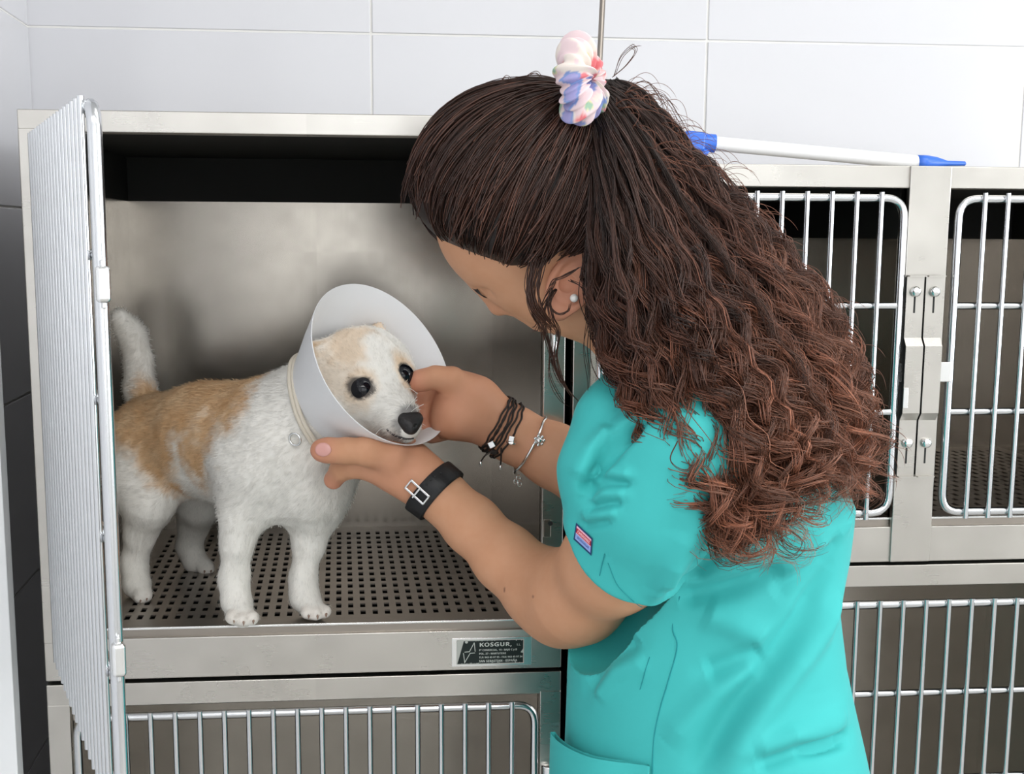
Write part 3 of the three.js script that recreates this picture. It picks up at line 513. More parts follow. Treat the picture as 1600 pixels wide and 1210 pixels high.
const HAND_L = {
  palm: [[[0.1279, 0.1965, 0.0680, .0255], [0.1029, 0.2089, 0.0660, .0265], [0.0787, 0.2173, 0.0640, .0245]], [[0.1220, 0.2115, 0.0350, .0235], [0.0966, 0.2220, 0.0300, .0225], [0.0720, 0.2267, 0.0280, .0205]]],
  thumb: [[0.0946, 0.2247, 0.0880, .0185], [0.0661, 0.2339, 0.0960, .0155], [0.0410, 0.2350, 0.0970, .0138], [0.0203, 0.2357, 0.0950, .0130], [0.0121, 0.2355, 0.0930, .0118]],
  index: [[0.0747, 0.2130, 0.0700, .0165], [0.0498, 0.2129, 0.0680, .0138], [0.0362, 0.2080, 0.0600, .0125], [0.0261, 0.1924, 0.0450, .0115]],
  middle: [[0.0731, 0.2214, 0.0450, .0155], [0.0488, 0.2241, 0.0300, .0132], [0.0317, 0.2162, 0.0080, .012], [0.0252, 0.2007, -0.0100, .0108]],
  ring: [[0.0782, 0.2246, 0.0250, .0145], [0.0584, 0.2250, 0.0000, .0125], [0.0451, 0.2166, -0.0200, .0112], [0.0395, 0.2046, -0.0350, .010]],
  little: [[0.0880, 0.2254, 0.0100, .013], [0.0728, 0.2247, -0.0120, .0108], [0.0619, 0.2184, -0.0280, .0098], [0.0572, 0.2085, -0.0400, .009]],
};
const HAND_R = {
  palm: [[[0.2074, 0.2659, 0.0130, .0255], [0.1856, 0.2705, 0.0100, .0270], [0.1728, 0.2731, -0.0080, .0245]], [[0.2004, 0.2904, 0.0200, .0235], [0.1792, 0.2989, 0.0100, .0205]]],
  thenar: [[0.1950, 0.2741, 0.0280, .023], [0.1776, 0.2667, 0.0300, .0235], [0.1658, 0.2595, 0.0220, .0205]],
  thumb: [[0.1868, 0.2934, 0.0320, .0195], [0.1694, 0.3102, 0.0360, .0150], [0.1493, 0.3142, 0.0360, .0122], [0.1318, 0.3100, 0.0320, .0112], [0.1228, 0.3058, 0.0280, .0098]],
  index: [[0.1694, 0.2925, -0.0060, .0160], [0.1490, 0.2876, -0.0080, .0132], [0.1298, 0.2835, -0.0040, .0118], [0.1186, 0.2822, -0.0020, .0102]],
  middle: [[0.1678, 0.2742, -0.0060, .0160], [0.1456, 0.2688, -0.0060, .0132], [0.1279, 0.2649, 0.0000, .0118], [0.1167, 0.2655, 0.0040, .0102]],
  ring: [[0.1677, 0.2585, -0.0040, .0150], [0.1501, 0.2533, -0.0020, .0126], [0.1355, 0.2503, 0.0040, .0114], [0.1259, 0.2517, 0.0080, .0098]],
  little: [[0.1707, 0.2484, -0.0020, .013], [0.1579, 0.2440, 0.0000, .0110], [0.1465, 0.2414, 0.0040, .0100], [0.1385, 0.2426, 0.0060, .0090]],
};
const HEAD = { skull: [0.2443, 0.5146, 0.2600, .093], brow: [0.2095, 0.4969, 0.2450, .070], mid: [0.2354, 0.4648, 0.2500, .0535], cheek: [0.2536, 0.4361, 0.2620, .043], jaw: [0.2805, 0.4160, 0.2850, .036], chin: [0.2620, 0.4105, 0.2250, .030] };
const NOSE_H = [[0.1848, 0.4352, 0.2400, .010], [0.1974, 0.4217, 0.2360, .0105], [0.2054, 0.4121, 0.2320, .0118], [0.2122, 0.4118, 0.2380, .0098]];
const NECK = [[0.3134, 0.4367, 0.2750, .046], [0.3458, 0.3873, 0.2800, .044], [0.3816, 0.3293, 0.2700, .052]];
const EAR = [0.2665, 0.4383, 0.3285];
function handField(p, H) {
  let d = 9; for (const c of H.palm) d = smin(d, chain(p, c, 0.02), 0.03); if (H.thenar) d = smin(d, chain(p, H.thenar, 0.015), 0.02);
  d = smin(d, chain(p, H.thumb, 0.010), 0.012);
  let fing = 9; for (const k of ['index', 'middle', 'ring', 'little']) fing = smin(fing, chain(p, H[k], 0.008), 0.003);
  return smin(d, fing, 0.010);
}
const armLField = (p) => smin(smin(smin(chain(p, ARM_L, 0.03), chain(p, FORE_L, 0.02), 0.045), handField(p, HAND_L), 0.025), ball(p, [0.2837, 0.0674, 0.1950, .031]), 0.03);
const CREASE = [[[[0.1215, 0.3585, 0.6000], [0.1578, 0.3041, 0.1000]], [[0.1241, 0.3502, 0.6000], [0.1615, 0.2921, 0.1000]], [[0.1345, 0.3454, 0.6000], [0.1764, 0.2853, 0.1000]], [[0.1470, 0.3490, 0.6000], [0.1944, 0.2904, 0.1000]]], [[[0.1606, 0.3395, 0.6000], [0.2139, 0.2767, 0.1000]], [[0.1575, 0.3290, 0.6000], [0.2095, 0.2617, 0.1000]], [[0.1528, 0.3206, 0.6000], [0.2028, 0.2496, 0.1000]]]];
for (const c of CREASE) for (let i = 0; i < c.length; i++) c[i] = [0, 0, 0, ...c[i]];
const groove = (p) => { let s = 0; for (const c of GROOVES) for (let i = 0; i < c.length - 1; i++) { const d = segd(p, c[i], c[i + 1]); if (d < 0.008) s = Math.max(s, 0.0019 * Math.exp(-d * d / (0.0021 * 0.0021))); } return s; };
const GROOVES = [];
const armRField = (p) => armRBase(p) + groove(p);
const armRBase = (p) => smin(smin(chain(p, ARM_R, 0.03), chain(p, FORE_R, 0.02), 0.03), handField(p, HAND_R), 0.025);
for (const c of CREASE) GROOVES.push(c.map((q) => { const h = onField(armRBase, q[3], q[4]); return [h[0], h[1], h[2], 0]; }));
function headField(p) {
  let d = smin(ball(p, HEAD.skull), ball(p, HEAD.brow), 0.04); d = smin(d, ball(p, HEAD.mid), 0.03); d = smin(d, ball(p, HEAD.cheek), 0.03); d = smin(d, ball(p, HEAD.jaw), 0.03); d = smin(d, ball(p, HEAD.chin), 0.025);
  d = smin(d, chain(p, NOSE_H, 0.006), 0.009);
  d = smin(d, segd(p, [0.2198, 0.4107, 0.2430, .009], [0.2263, 0.4088, 0.2460, .0085]), 0.008); d = smin(d, segd(p, [0.2303, 0.4048, 0.2470, .0085], [0.2367, 0.4037, 0.2500, .0085]), 0.007);
  d = smin(d, ball(p, [0.2489, 0.4016, 0.2500, .014]), 0.014);
  d += 0.004 * Math.exp(-(segd(p, [0.1827, 0.4281, 0.2620, 0], [0.1893, 0.4286, 0.2750, 0]) ** 2) / 0.00006);
  d = smin(d, chain(p, NECK, 0.03), 0.03);
  return d;
}
function earField(p) {   // rim, bowl and lobe
  const q = [p[0] - EAR[0], p[1] - EAR[1], p[2] - EAR[2]], c = Math.cos(0.5), s = Math.sin(0.5);
  const x = (q[0] * c - q[1] * s) / 1.35, y = (q[0] * s + q[1] * c) / 1.35, z = (q[2] - 0.15 * q[0]) / 1.2;
  const e = Math.hypot(x / 0.78, y / 1.25) - 0.0195;   // outline
  const plate = Math.max(e, Math.abs(z - 0.002) - 0.0035);
  const rim = Math.hypot(e + 0.001, z - 0.005) - 0.0034, anti = Math.hypot(Math.hypot((x - 0.001) / 0.8, (y + 0.002) / 1.2) - 0.0105, z - 0.004) - 0.0022;
  let d = smin(plate, rim, 0.004); d = smin(d, anti, 0.003); d = Math.max(d, -(Math.hypot(x + 0.002, y + 0.003, (z - 0.009) * 1.2) - 0.0078));
  return smin(d, Math.hypot(x - 0.002, y + 0.024, z - 0.003) - 0.0066, 0.006);
}
const skinTone = (p, extra = 0) => {
  const n = noise(p[0] * 60, p[1] * 60, p[2] * 60) * 0.6 + noise(p[0] * 220, p[1] * 220, p[2] * 220) * 0.4;
  let c = mix3([0.59, 0.295, 0.165], [0.63, 0.335, 0.20], n); c = mix3(c, [0.62, 0.25, 0.17], extra * (0.6 + 0.5 * n));
  for (const m of MOLES) { const q = Math.hypot(p[0] - m[0], p[1] - m[1], p[2] - m[2]); if (q < 0.0022) c = mix3(c, [0.2, 0.08, 0.05], 0.75); }
  return c;
};
const MOLES = [[[0.2213, 0.1340, 0.4000], [0.2757, 0.0304, 0.0000]], [[0.1929, 0.1418, 0.4000], [0.2388, 0.0404, 0.0000]]].map(([a, b]) => onField(armLField, a, b)).concat([onField(armRField, [0.2652, 0.2416, 0.3000], [0.3278, 0.1748, -0.1000])]);
const handRed = (p, H) => { let m = 0; for (const k of ['thumb', 'index', 'middle', 'ring', 'little']) { const c = H[k], t = c[c.length - 1]; m = Math.max(m, sstep(0.035, 0.008, Math.hypot(p[0] - t[0], p[1] - t[1], p[2] - t[2]))); } const w = H.palm[0][1]; return Math.max(m * 0.7, 0.35 * sstep(0.075, 0.03, Math.hypot(p[0] - w[0], p[1] - w[1], p[2] - w[2]))); };
function bounds(list, pad) { const lo = [9, 9, 9], hi = [-9, -9, -9]; for (const c of list) for (const q of c) for (let i = 0; i < 3; i++) { lo[i] = Math.min(lo[i], q[i] - q[3] - pad); hi[i] = Math.max(hi[i], q[i] + q[3] + pad); } return [lo, hi]; }
const strip2 = (g) => g;
const bL = bounds([ARM_L, FORE_L, ...HAND_L.palm, HAND_L.thumb, HAND_L.index, HAND_L.middle, HAND_L.ring, HAND_L.little], 0.012);
const bR = bounds([ARM_R, FORE_R, ...HAND_R.palm, HAND_R.thumb, HAND_R.index, HAND_R.middle, HAND_R.ring, HAND_R.little], 0.012);
const bH = bounds([Object.values(HEAD), NOSE_H, NECK], 0.012);
const skinGeo = mergeGeometries([
  meshField(armLField, bL[0], bL[1], 0.0026, (p) => skinTone(p, handRed(p, HAND_L))),
  meshField(armRField, bR[0], bR[1], 0.0026, (p) => skinTone(p, 0.15 + handRed(p, HAND_R))),
  meshField(earField, [EAR[0] - 0.045, EAR[1] - 0.055, EAR[2] - 0.02], [EAR[0] + 0.045, EAR[1] + 0.05, EAR[2] + 0.025], 0.0014, (p) => skinTone(p, 0.65)),
  meshField(headField, bH[0], bH[1], 0.0026, (p) => { const t = NOSE_H[2]; return skinTone(p, 0.25 * sstep(0.03, 0.01, Math.hypot(p[0] - t[0], p[1] - t[1], p[2] - t[2]))); }),
]);
const woman = tag(new THREE.Group(), 'person with long curly brown hair in turquoise scrubs holding the dog\'s head', 'person'); woman.name = 'person'; scene.add(woman);
obj('body', skinGeo, new THREE.MeshPhysicalMaterial({ vertexColors: true, roughness: 0.52, sheen: 0.15, sheenRoughness: 0.5, specularIntensity: 0.5 }), woman);
{ // nail, lashes, earring
  const np = onField(armLField, [0.0180, 0.2672, 0.3000], [0.0131, 0.2149, -0.0500]), nail = obj('thumbnail', new THREE.SphereGeometry(0.0085, 20, 14).scale(1.15, 0.95, 0.30), new THREE.MeshPhysicalMaterial({ color: lin(0.68, 0.34, 0.30), roughness: 0.28, clearcoat: 0.3 }), woman);
  nail.position.set(np[0], np[1], np[2] - 0.0006); nail.rotation.set(-0.1, -0.25, 0); nail.userData.label = 'pink thumbnail';
  const lm = new THREE.MeshStandardMaterial({ color: lin(0.02, 0.014, 0.012), roughness: 0.6 });
  obj('eyelashes', merge([0, 1, 2, 3].map((i) => tube([[0.1872, 0.4210, 0.2500], [0.1810, 0.4230, 0.2520], [0.1738, 0.4296, 0.2500]].map((q, k) => [q[0] + 0.0012 * i, q[1] - 0.0008 * i + (k === 2 ? 0.001 * i : 0), q[2] + 0.002 * i]), 0.0005, 10, 5))), lm, woman);
  const ep = [0.2666, 0.4225, 0.3450]; const er = obj('earring', new THREE.SphereGeometry(0.0042, 20, 14), new THREE.MeshPhysicalMaterial({ color: lin(0.86, 0.85, 0.82), roughness: 0.2, clearcoat: 1 }), woman); er.position.set(...ep); er.userData.label = 'small white pearl stud';
}
// ---- scrubs
const EDGE = [   // left and right outline of the trunk, top to bottom, at the middle of the body
  [[0.3391, 0.3834, 0.2700], [0.4008, 0.3833, 0.2700]], [[0.3233, 0.3523, 0.2600], [0.4565, 0.3518, 0.2600]], [[0.3081, 0.3150, 0.2600], [0.5108, 0.3137, 0.2600]], [[0.2949, 0.2588, 0.2500], [0.5631, 0.2559, 0.2500]], [[0.2840, 0.1960, 0.2500], [0.5924, 0.1913, 0.2500]], [[0.2827, 0.1393, 0.2500], [0.5893, 0.1334, 0.2500]], [[0.2821, 0.0820, 0.2500], [0.5833, 0.0749, 0.2500]], [[0.2816, 0.0166, 0.2500], [0.5909, 0.0078, 0.2500]], [[0.2811, -0.0498, 0.2500], [0.6077, -0.0606, 0.2500]], [[0.2805, -0.1095, 0.2500], [0.6229, -0.1223, 0.2500]], [[0.2785, -0.1776, 0.2500], [0.6311, -0.1926, 0.2500]], [[0.2824, -0.2548, 0.2500], [0.6297, -0.2714, 0.2500]]];
const PHI = 0.33, cP = Math.cos(PHI), sP = Math.sin(PHI);
function trunkField(p, grow = 0) {
  const n = EDGE.length; let i = 0; while (i < n - 2 && p[1] < EDGE[i + 1][0][1]) i++;
  const y0 = EDGE[i][0][1], y1 = EDGE[i + 1][0][1], raw = (p[1] - y0) / (y1 - y0); const t = clamp01(raw);
  const xa = EDGE[i][0][0] + (EDGE[i + 1][0][0] - EDGE[i][0][0]) * t, xb = EDGE[i][1][0] + (EDGE[i + 1][1][0] - EDGE[i][1][0]) * t;
  const hw = (xb - xa) / 2 + grow, cx = (xa + xb) / 2, cz = 0.25 + 0.02 * sstep(0.2, 0.45, p[1]);
  const dx = p[0] - cx, dz = p[2] - cz, f = -dx * cP - dz * sP, l = -dx * sP + dz * cP;   // forward, to her left
  const b = hw * 0.985, a = hw * (1.02 - 0.22 * sstep(0.24, 0.12, p[1]) + 0.10 * sstep(0.02, -0.2, p[1]));
  const e = Math.pow(Math.pow(Math.abs(f) / b, 2.3) + Math.pow(Math.abs(l) / a, 2.3), 1 / 2.3);
  let d = (e - 1) * Math.min(a, b) * 0.92;
  const top = EDGE[0][0][1], bot = EDGE[n - 1][0][1];
  d = Math.max(d, p[1] - top - grow, bot - p[1]);
  return d;
}
const SLEEVE = [[0.3909, 0.3064, 0.3600, .052], [0.3650, 0.2748, 0.3850, .066], [0.3422, 0.2215, 0.3720, .0685], [0.3182, 0.1543, 0.3280, .0655], [0.2990, 0.0735, 0.2680, .066]];
const DRAPE = [[0.3522, 0.3392, 0.3000, .042], [0.3111, 0.2980, 0.3500, .036], [0.2860, 0.2550, 0.3750, .031], [0.2822, 0.2035, 0.3650, .026]];
const SLEEVE_R = [[0.3856, 0.2887, 0.1600, .055], [0.3783, 0.2416, 0.1400, .064], [0.3761, 0.1791, 0.1280, .066]];
const hemN = V([0.2538, 0.0556, 0.1900]).sub(V([0.3281, 0.2154, 0.3900])).normalize(), hemP = V([0.2925, 0.1476, 0.3850]);
const hemD = (p) => (p[0] - hemP.x) * hemN.x + (p[1] - hemP.y) * hemN.y + (p[2] - hemP.z) * hemN.z;
const folds = [   // polylines, depth (+ valley, - ridge), width
  [[[[0.4471, 0.2043, 0.6000], [0.6250, 0.0827, 0.1000]], [[0.4264, 0.1614, 0.6000], [0.5954, 0.0212, 0.1000]], [[0.4019, 0.1269, 0.6000], [0.5602, -0.0283, 0.1000]], [[0.3771, 0.0962, 0.6000], [0.5246, -0.0724, 0.1000]], [[0.3557, 0.0618, 0.6000], [0.4939, -0.1218, 0.1000]], [[0.3360, 0.0236, 0.6000], [0.4656, -0.1766, 0.1000]]], 0.0085, 0.013],
  [[[[0.4589, 0.1816, 0.6000], [0.6420, 0.0501, 0.1000]], [[0.4450, 0.1508, 0.6000], [0.6221, 0.0059, 0.1000]], [[0.4237, 0.1200, 0.6000], [0.5915, -0.0382, 0.1000]], [[0.3995, 0.0875, 0.6000], [0.5567, -0.0849, 0.1000]], [[0.3807, 0.0580, 0.6000], [0.5298, -0.1272, 0.1000]], [[0.3621, 0.0209, 0.6000], [0.5031, -0.1805, 0.1000]]], -0.0075, 0.014],
  [[[[0.3169, 0.1814, 0.6000], [0.4383, 0.0499, 0.1000]], [[0.3483, 0.1863, 0.6000], [0.4833, 0.0569, 0.1000]], [[0.3820, 0.1945, 0.6000], [0.5316, 0.0686, 0.1000]], [[0.4089, 0.2051, 0.6000], [0.5702, 0.0838, 0.1000]]], 0.0085, 0.011],
  [[[[0.3068, 0.1894, 0.6000], [0.4237, 0.0614, 0.1000]], [[0.3339, 0.2044, 0.6000], [0.4627, 0.0828, 0.1000]], [[0.3575, 0.2282, 0.6000], [0.4964, 0.1171, 0.1000]]], 0.0075, 0.010],
  [[[[0.3405, 0.1703, 0.6000], [0.4721, 0.0339, 0.1000]], [[0.3687, 0.1583, 0.6000], [0.5126, 0.0168, 0.1000]], [[0.3946, 0.1407, 0.6000], [0.5497, -0.0085, 0.1000]]], -0.006, 0.016],
  [[[[0.3925, 0.1368, 0.6000], [0.5467, -0.0141, 0.1000]], [[0.3699, 0.1244, 0.6000], [0.5143, -0.0320, 0.1000]], [[0.3422, 0.1166, 0.6000], [0.4745, -0.0431, 0.1000]]], 0.006, 0.012],
  [[[[0.3954, 0.1208, 0.6000], [0.5508, -0.0371, 0.1000]], [[0.3512, 0.0964, 0.6000], [0.4874, -0.0721, 0.1000]], [[0.3109, 0.0547, 0.6000], [0.4296, -0.1320, 0.1000]]], -0.0055, 0.014],
  [[[[0.2859, 0.1453, 0.6000], [0.3937, -0.0019, 0.1000]], [[0.2586, 0.1314, 0.6000], [0.3546, -0.0218, 0.1000]], [[0.2415, 0.1054, 0.6000], [0.3300, -0.0591, 0.1000]]], 0.0065, 0.011],
  [[[[0.2917, 0.1322, 0.6000], [0.4020, -0.0207, 0.1000]], [[0.2644, 0.1177, 0.6000], [0.3629, -0.0415, 0.1000]], [[0.2482, 0.0967, 0.6000], [0.3397, -0.0716, 0.1000]]], -0.004, 0.012],
  [[[[0.4753, 0.0548, 0.6000], [0.6656, -0.1318, 0.1000]], [[0.4270, 0.0413, 0.6000], [0.5963, -0.1512, 0.1000]], [[0.3903, 0.0298, 0.6000], [0.5436, -0.1677, 0.1000]]], 0.006, 0.010],
  [[[[0.4687, 0.0725, 0.6000], [0.6560, -0.1064, 0.1000]], [[0.4235, 0.0566, 0.6000], [0.5912, -0.1293, 0.1000]], [[0.3869, 0.0450, 0.6000], [0.5386, -0.1458, 0.1000]]], -0.006, 0.012],
  [[[[0.4632, 0.2540, 0.6000], [0.6482, 0.1541, 0.1000]], [[0.4387, 0.2267, 0.6000], [0.6131, 0.1150, 0.1000]], [[0.4035, 0.2013, 0.6000], [0.5624, 0.0784, 0.1000]]], -0.005, 0.014],
  [[[[0.4551, 0.2376, 0.6000], [0.6365, 0.1305, 0.1000]], [[0.4296, 0.2046, 0.6000], [0.6000, 0.0832, 0.1000]], [[0.3986, 0.1829, 0.6000], [0.5554, 0.0521, 0.1000]]], 0.004, 0.012],
  [[[[0.3290, 0.2779, 0.6000], [0.4556, 0.1884, 0.1000]], [[0.3327, 0.2451, 0.6000], [0.4609, 0.1414, 0.1000]], [[0.3172, 0.2124, 0.6000], [0.4386, 0.0944, 0.1000]], [[0.3040, 0.1934, 0.6000], [0.4197, 0.0671, 0.1000]]], -0.004, 0.014],
  [[[[0.3483, 0.2722, 0.6000], [0.4833, 0.1802, 0.1000]], [[0.3452, 0.2340, 0.6000], [0.4788, 0.1253, 0.1000]], [[0.3310, 0.2094, 0.6000], [0.4585, 0.0901, 0.1000]]], 0.004, 0.012],
  // sleeve
  [[[[0.2826, 0.3348, 0.6000], [0.3890, 0.2700, 0.1000]], [[0.2648, 0.3174, 0.6000], [0.3634, 0.2450, 0.1000]], [[0.2501, 0.2994, 0.6000], [0.3424, 0.2192, 0.1000]], [[0.2407, 0.2834, 0.6000], [0.3289, 0.1963, 0.1000]], [[0.2377, 0.2695, 0.6000], [0.3246, 0.1762, 0.1000]]], 0.013, 0.0085],
  [[[[0.2603, 0.3280, 0.6000], [0.3569, 0.2603, 0.1000]], [[0.2435, 0.3085, 0.6000], [0.3329, 0.2323, 0.1000]], [[0.2316, 0.2835, 0.6000], [0.3158, 0.1964, 0.1000]]], -0.006, 0.013],
  [[[[0.2745, 0.2883, 0.6000], [0.3774, 0.2033, 0.1000]], [[0.2583, 0.2907, 0.6000], [0.3541, 0.2067, 0.1000]], [[0.2460, 0.2887, 0.6000], [0.3365, 0.2039, 0.1000]]], -0.0035, 0.0055],
  [[[[0.2747, 0.2808, 0.6000], [0.3776, 0.1925, 0.1000]], [[0.2585, 0.2821, 0.6000], [0.3544, 0.1944, 0.1000]], [[0.2451, 0.2807, 0.6000], [0.3351, 0.1923, 0.1000]]], 0.0035, 0.0045],
  [[[[0.2711, 0.2722, 0.6000], [0.3725, 0.1802, 0.1000]], [[0.2549, 0.2724, 0.6000], [0.3492, 0.1805, 0.1000]], [[0.2410, 0.2694, 0.6000], [0.3292, 0.1762, 0.1000]]], -0.0035, 0.0055],
  [[[[0.2680, 0.2647, 0.6000], [0.3680, 0.1694, 0.1000]], [[0.2534, 0.2638, 0.6000], [0.3471, 0.1682, 0.1000]], [[0.2390, 0.2603, 0.6000], [0.3264, 0.1631, 0.1000]]], 0.0032, 0.0045],
  [[[[0.2644, 0.2572, 0.6000], [0.3628, 0.1586, 0.1000]], [[0.2498, 0.2547, 0.6000], [0.3420, 0.1550, 0.1000]], [[0.2348, 0.2544, 0.6000], [0.3203, 0.1546, 0.1000]]], -0.003, 0.0055],
  [[[[0.2591, 0.2491, 0.6000], [0.3553, 0.1470, 0.1000]], [[0.2457, 0.2466, 0.6000], [0.3360, 0.1435, 0.1000]], [[0.2338, 0.2457, 0.6000], [0.3190, 0.1422, 0.1000]]], 0.0028, 0.0045],
  [[[[0.3247, 0.2398, 0.6000], [0.4493, 0.1337, 0.1000]], [[0.3117, 0.2126, 0.6000], [0.4308, 0.0946, 0.1000]], [[0.2972, 0.1796, 0.6000], [0.4099, 0.0474, 0.1000]]], -0.005, 0.012],
];
for (const f of folds) f[0] = f[0].map(([a, b]) => onField(topBase, a, b));
for (const f of folds) f.push([0, 1, 2].map((i) => [Math.min(...f[0].map((q) => q[i])) - 3 * f[2] * 1, Math.max(...f[0].map((q) => q[i])) + 3 * f[2] * 1]));
function foldShift(p, db) {
  let s = 0;
  for (const [pts, depth, w, bb] of folds) {
    if (p[0] < bb[0][0] || p[0] > bb[0][1] || p[1] < bb[1][0] || p[1] > bb[1][1] || p[2] < bb[2][0] || p[2] > bb[2][1]) continue;
    let m = 9, tt = 0; const n = pts.length - 1;
    for (let i = 0; i < n; i++) {
      const a = pts[i], b = pts[i + 1], bx = b[0] - a[0], by = b[1] - a[1], bz = (b[2] - a[2]); let t = ((p[0] - a[0]) * bx + (p[1] - a[1]) * by + (p[2] - a[2]) * bz) / (bx * bx + by * by + bz * bz); t = clamp01(t);
      const q = Math.hypot(p[0] - a[0] - bx * t, p[1] - a[1] - by * t, p[2] - a[2] - bz * t); if (q < m) { m = q; tt = (i + t) / n; }
    }
    m = Math.sqrt(Math.max(0, m * m - db * db));
    if (m < w * 3) s += 1.55 * depth * Math.exp(-(m * m) / (w * w)) * Math.min(1, 6 * Math.min(tt + 0.04, 1.04 - tt));
  }
  return s;
}
function topBase(p) {
  let d = trunkField(p);
  const sl = -smin(-chain(p, SLEEVE, 0.03), -hemD(p), 0.006); d = smin(d, sl, 0.004 + 0.035 * sstep(0.14, 0.30, p[1])); d = smin(d, -smin(-chain(p, DRAPE, 0.03), -hemD(p), 0.006), 0.007);
  d = smin(d, chain(p, SLEEVE_R, 0.03), 0.03);
  return d;
}
const topOuter = (p) => { const d = topBase(p); return Math.abs(d) > 0.03 ? d : d + foldShift(p, d) + 0.004 * (noise(p[0] * 14, p[1] * 11, p[2] * 14) - 0.5); };
function topField(p) {
  let d = topOuter(p);
  // hollow sleeve and neck hole
  const inner = chain(p, SLEEVE.slice(2), 0.03) + 0.006; d = Math.max(d, -Math.max(inner, -(hemD(p) + 0.05)));
  d = Math.max(d, -(chain(p, NECK, 0.03) - 0.006));
  return d;
}
const scrubM = new THREE.MeshPhysicalMaterial({ color: lin(0.042, 0.45, 0.44), roughness: 0.8, sheen: 0.35, sheenRoughness: 0.6, sheenColor: lin(0.5, 0.9, 0.9) });
const topGeo = meshField(topField, [0.16, -0.36, 0.0], [0.70, 0.42, 0.52], 0.0031);
const top = obj('scrub_top', topGeo, scrubM, woman); top.userData.label = 'turquoise short-sleeved scrub top';
{ // seams, pocket, patch
  const seamM = new THREE.MeshStandardMaterial({ color: lin(0.012, 0.28, 0.30), roughness: 0.9 });
  const lay = (uv, r, off = 0.0) => { const pts = uv.map(([a, b]) => { const s = onField(topField, a, b); const d = V(a).sub(V(b)).normalize(); return [s[0] + d.x * off, s[1] + d.y * off, s[2] + d.z * off]; }); return tube(pts, r, pts.length * 8, 6); };
  obj('side_seam', lay([[[0.3191, 0.1836, 0.6000], [0.4414, 0.0530, 0.1000]], [[0.3138, 0.1552, 0.6000], [0.4337, 0.0123, 0.1000]], [[0.3180, 0.1416, 0.6000], [0.4398, -0.0072, 0.1000]], [[0.3116, 0.1107, 0.6000], [0.4307, -0.0516, 0.1000]], [[0.3050, 0.0864, 0.6000], [0.4212, -0.0864, 0.1000]], [[0.3006, 0.0636, 0.6000], [0.4148, -0.1191, 0.1000]], [[0.2994, 0.0435, 0.6000], [0.4131, -0.1480, 0.1000]], [[0.2995, 0.0174, 0.6000], [0.4132, -0.1855, 0.1000]]], 0.0007), seamM, top);
  obj('dart_seam', lay([[[0.2945, 0.1310, 0.6000], [0.4060, -0.0225, 0.1000]], [[0.2909, 0.1181, 0.6000], [0.4009, -0.0409, 0.1000]], [[0.2868, 0.1024, 0.6000], [0.3951, -0.0635, 0.1000]]], 0.0005), seamM, top);
  obj('sleeve_seam', lay([[[0.2502, 0.2028, 0.6000], [0.3425, 0.0806, 0.1000]], [[0.2522, 0.2126, 0.6000], [0.3454, 0.0947, 0.1000]], [[0.2542, 0.2214, 0.6000], [0.3483, 0.1072, 0.1000]]], 0.0006), seamM, top);
  obj('hem_stitch', lay([[[0.2571, 0.2136, 0.6000], [0.3524, 0.0962, 0.1000]], [[0.2656, 0.1942, 0.6000], [0.3646, 0.0682, 0.1000]], [[0.2796, 0.1800, 0.6000], [0.3847, 0.0479, 0.1000]], [[0.2907, 0.1742, 0.6000], [0.4006, 0.0396, 0.1000]]], 0.0004), seamM, top);
  // patch pocket, open at the top
  const PT = [[0.2570, 0.0001, 0.3300], [0.2667, -0.0156, 0.3300], [0.2795, -0.0266, 0.3400], [0.2983, -0.0298, 0.3600], [0.3144, -0.0239, 0.3700], [0.3289, -0.0194, 0.3800], [0.3503, -0.0215, 0.3800]];
  const lineY = (x) => { let i = 0; while (i < PT.length - 2 && x > PT[i + 1][0]) i++; const t = clamp01((x - PT[i][0]) / (PT[i + 1][0] - PT[i][0])); return PT[i][1] + (PT[i + 1][1] - PT[i][1]) * t; };
  const pf = (p) => { const o = 0.010 * sstep(PT[6][0] - 0.005, PT[0][0] + 0.03, p[0]) * sstep(-0.36, -0.1, p[1]) + 0.0035; const d = topOuter(p); return Math.max(Math.abs(d - o) - 0.0024, p[1] - lineY(p[0]), p[0] - PT[6][0], 0.25 - p[2], -0.35 - p[1]); };
  obj('pocket', meshField(pf, [0.16, -0.36, 0.24], [0.42, -0.06, 0.46], 0.0026), scrubM, top);
  // woven label on the sleeve
  const c = document.createElement('canvas'); c.width = 256; c.height = 160; const x = c.getContext('2d');
  x.fillStyle = '#123a66'; x.fillRect(0, 0, 256, 160); x.fillStyle = '#e8b6c8'; x.fillRect(18, 18, 220, 124); x.fillStyle = '#8fa6dd'; x.fillRect(18, 88, 220, 54);
  x.fillStyle = '#c2354c'; x.fillRect(18, 36, 220, 46); x.fillStyle = '#f6d6d6'; x.font = 'bold 36px sans-serif'; x.textAlign = 'center'; x.fillText('CHEROKEE', 128, 73, 190); x.fillStyle = '#8c1028'; x.fillRect(18, 44, 14, 30); x.fillRect(222, 44, 16, 30);
  x.fillStyle = '#2b4a94'; x.font = 'bold 30px sans-serif'; x.fillText('WORKWEAR', 128, 124, 200);
  const tx = new THREE.CanvasTexture(c); tx.colorSpace = THREE.SRGBColorSpace; tx.flipY = true;
  const A = [[900, 817], [926, 842], [924, 868], [896, 843]]; const corner = { tl: [[0.2295, 0.2485, 0.6000], [0.3127, 0.1462, 0.1000]], tr: [[0.2437, 0.2347, 0.6000], [0.3332, 0.1263, 0.1000]], br: [[0.2429, 0.2199, 0.6000], [0.3320, 0.1052, 0.1000]], bl: [[0.2275, 0.2344, 0.6000], [0.3099, 0.1260, 0.1000]] };
  const N = 8, pos = [], uv = [], idx = [];
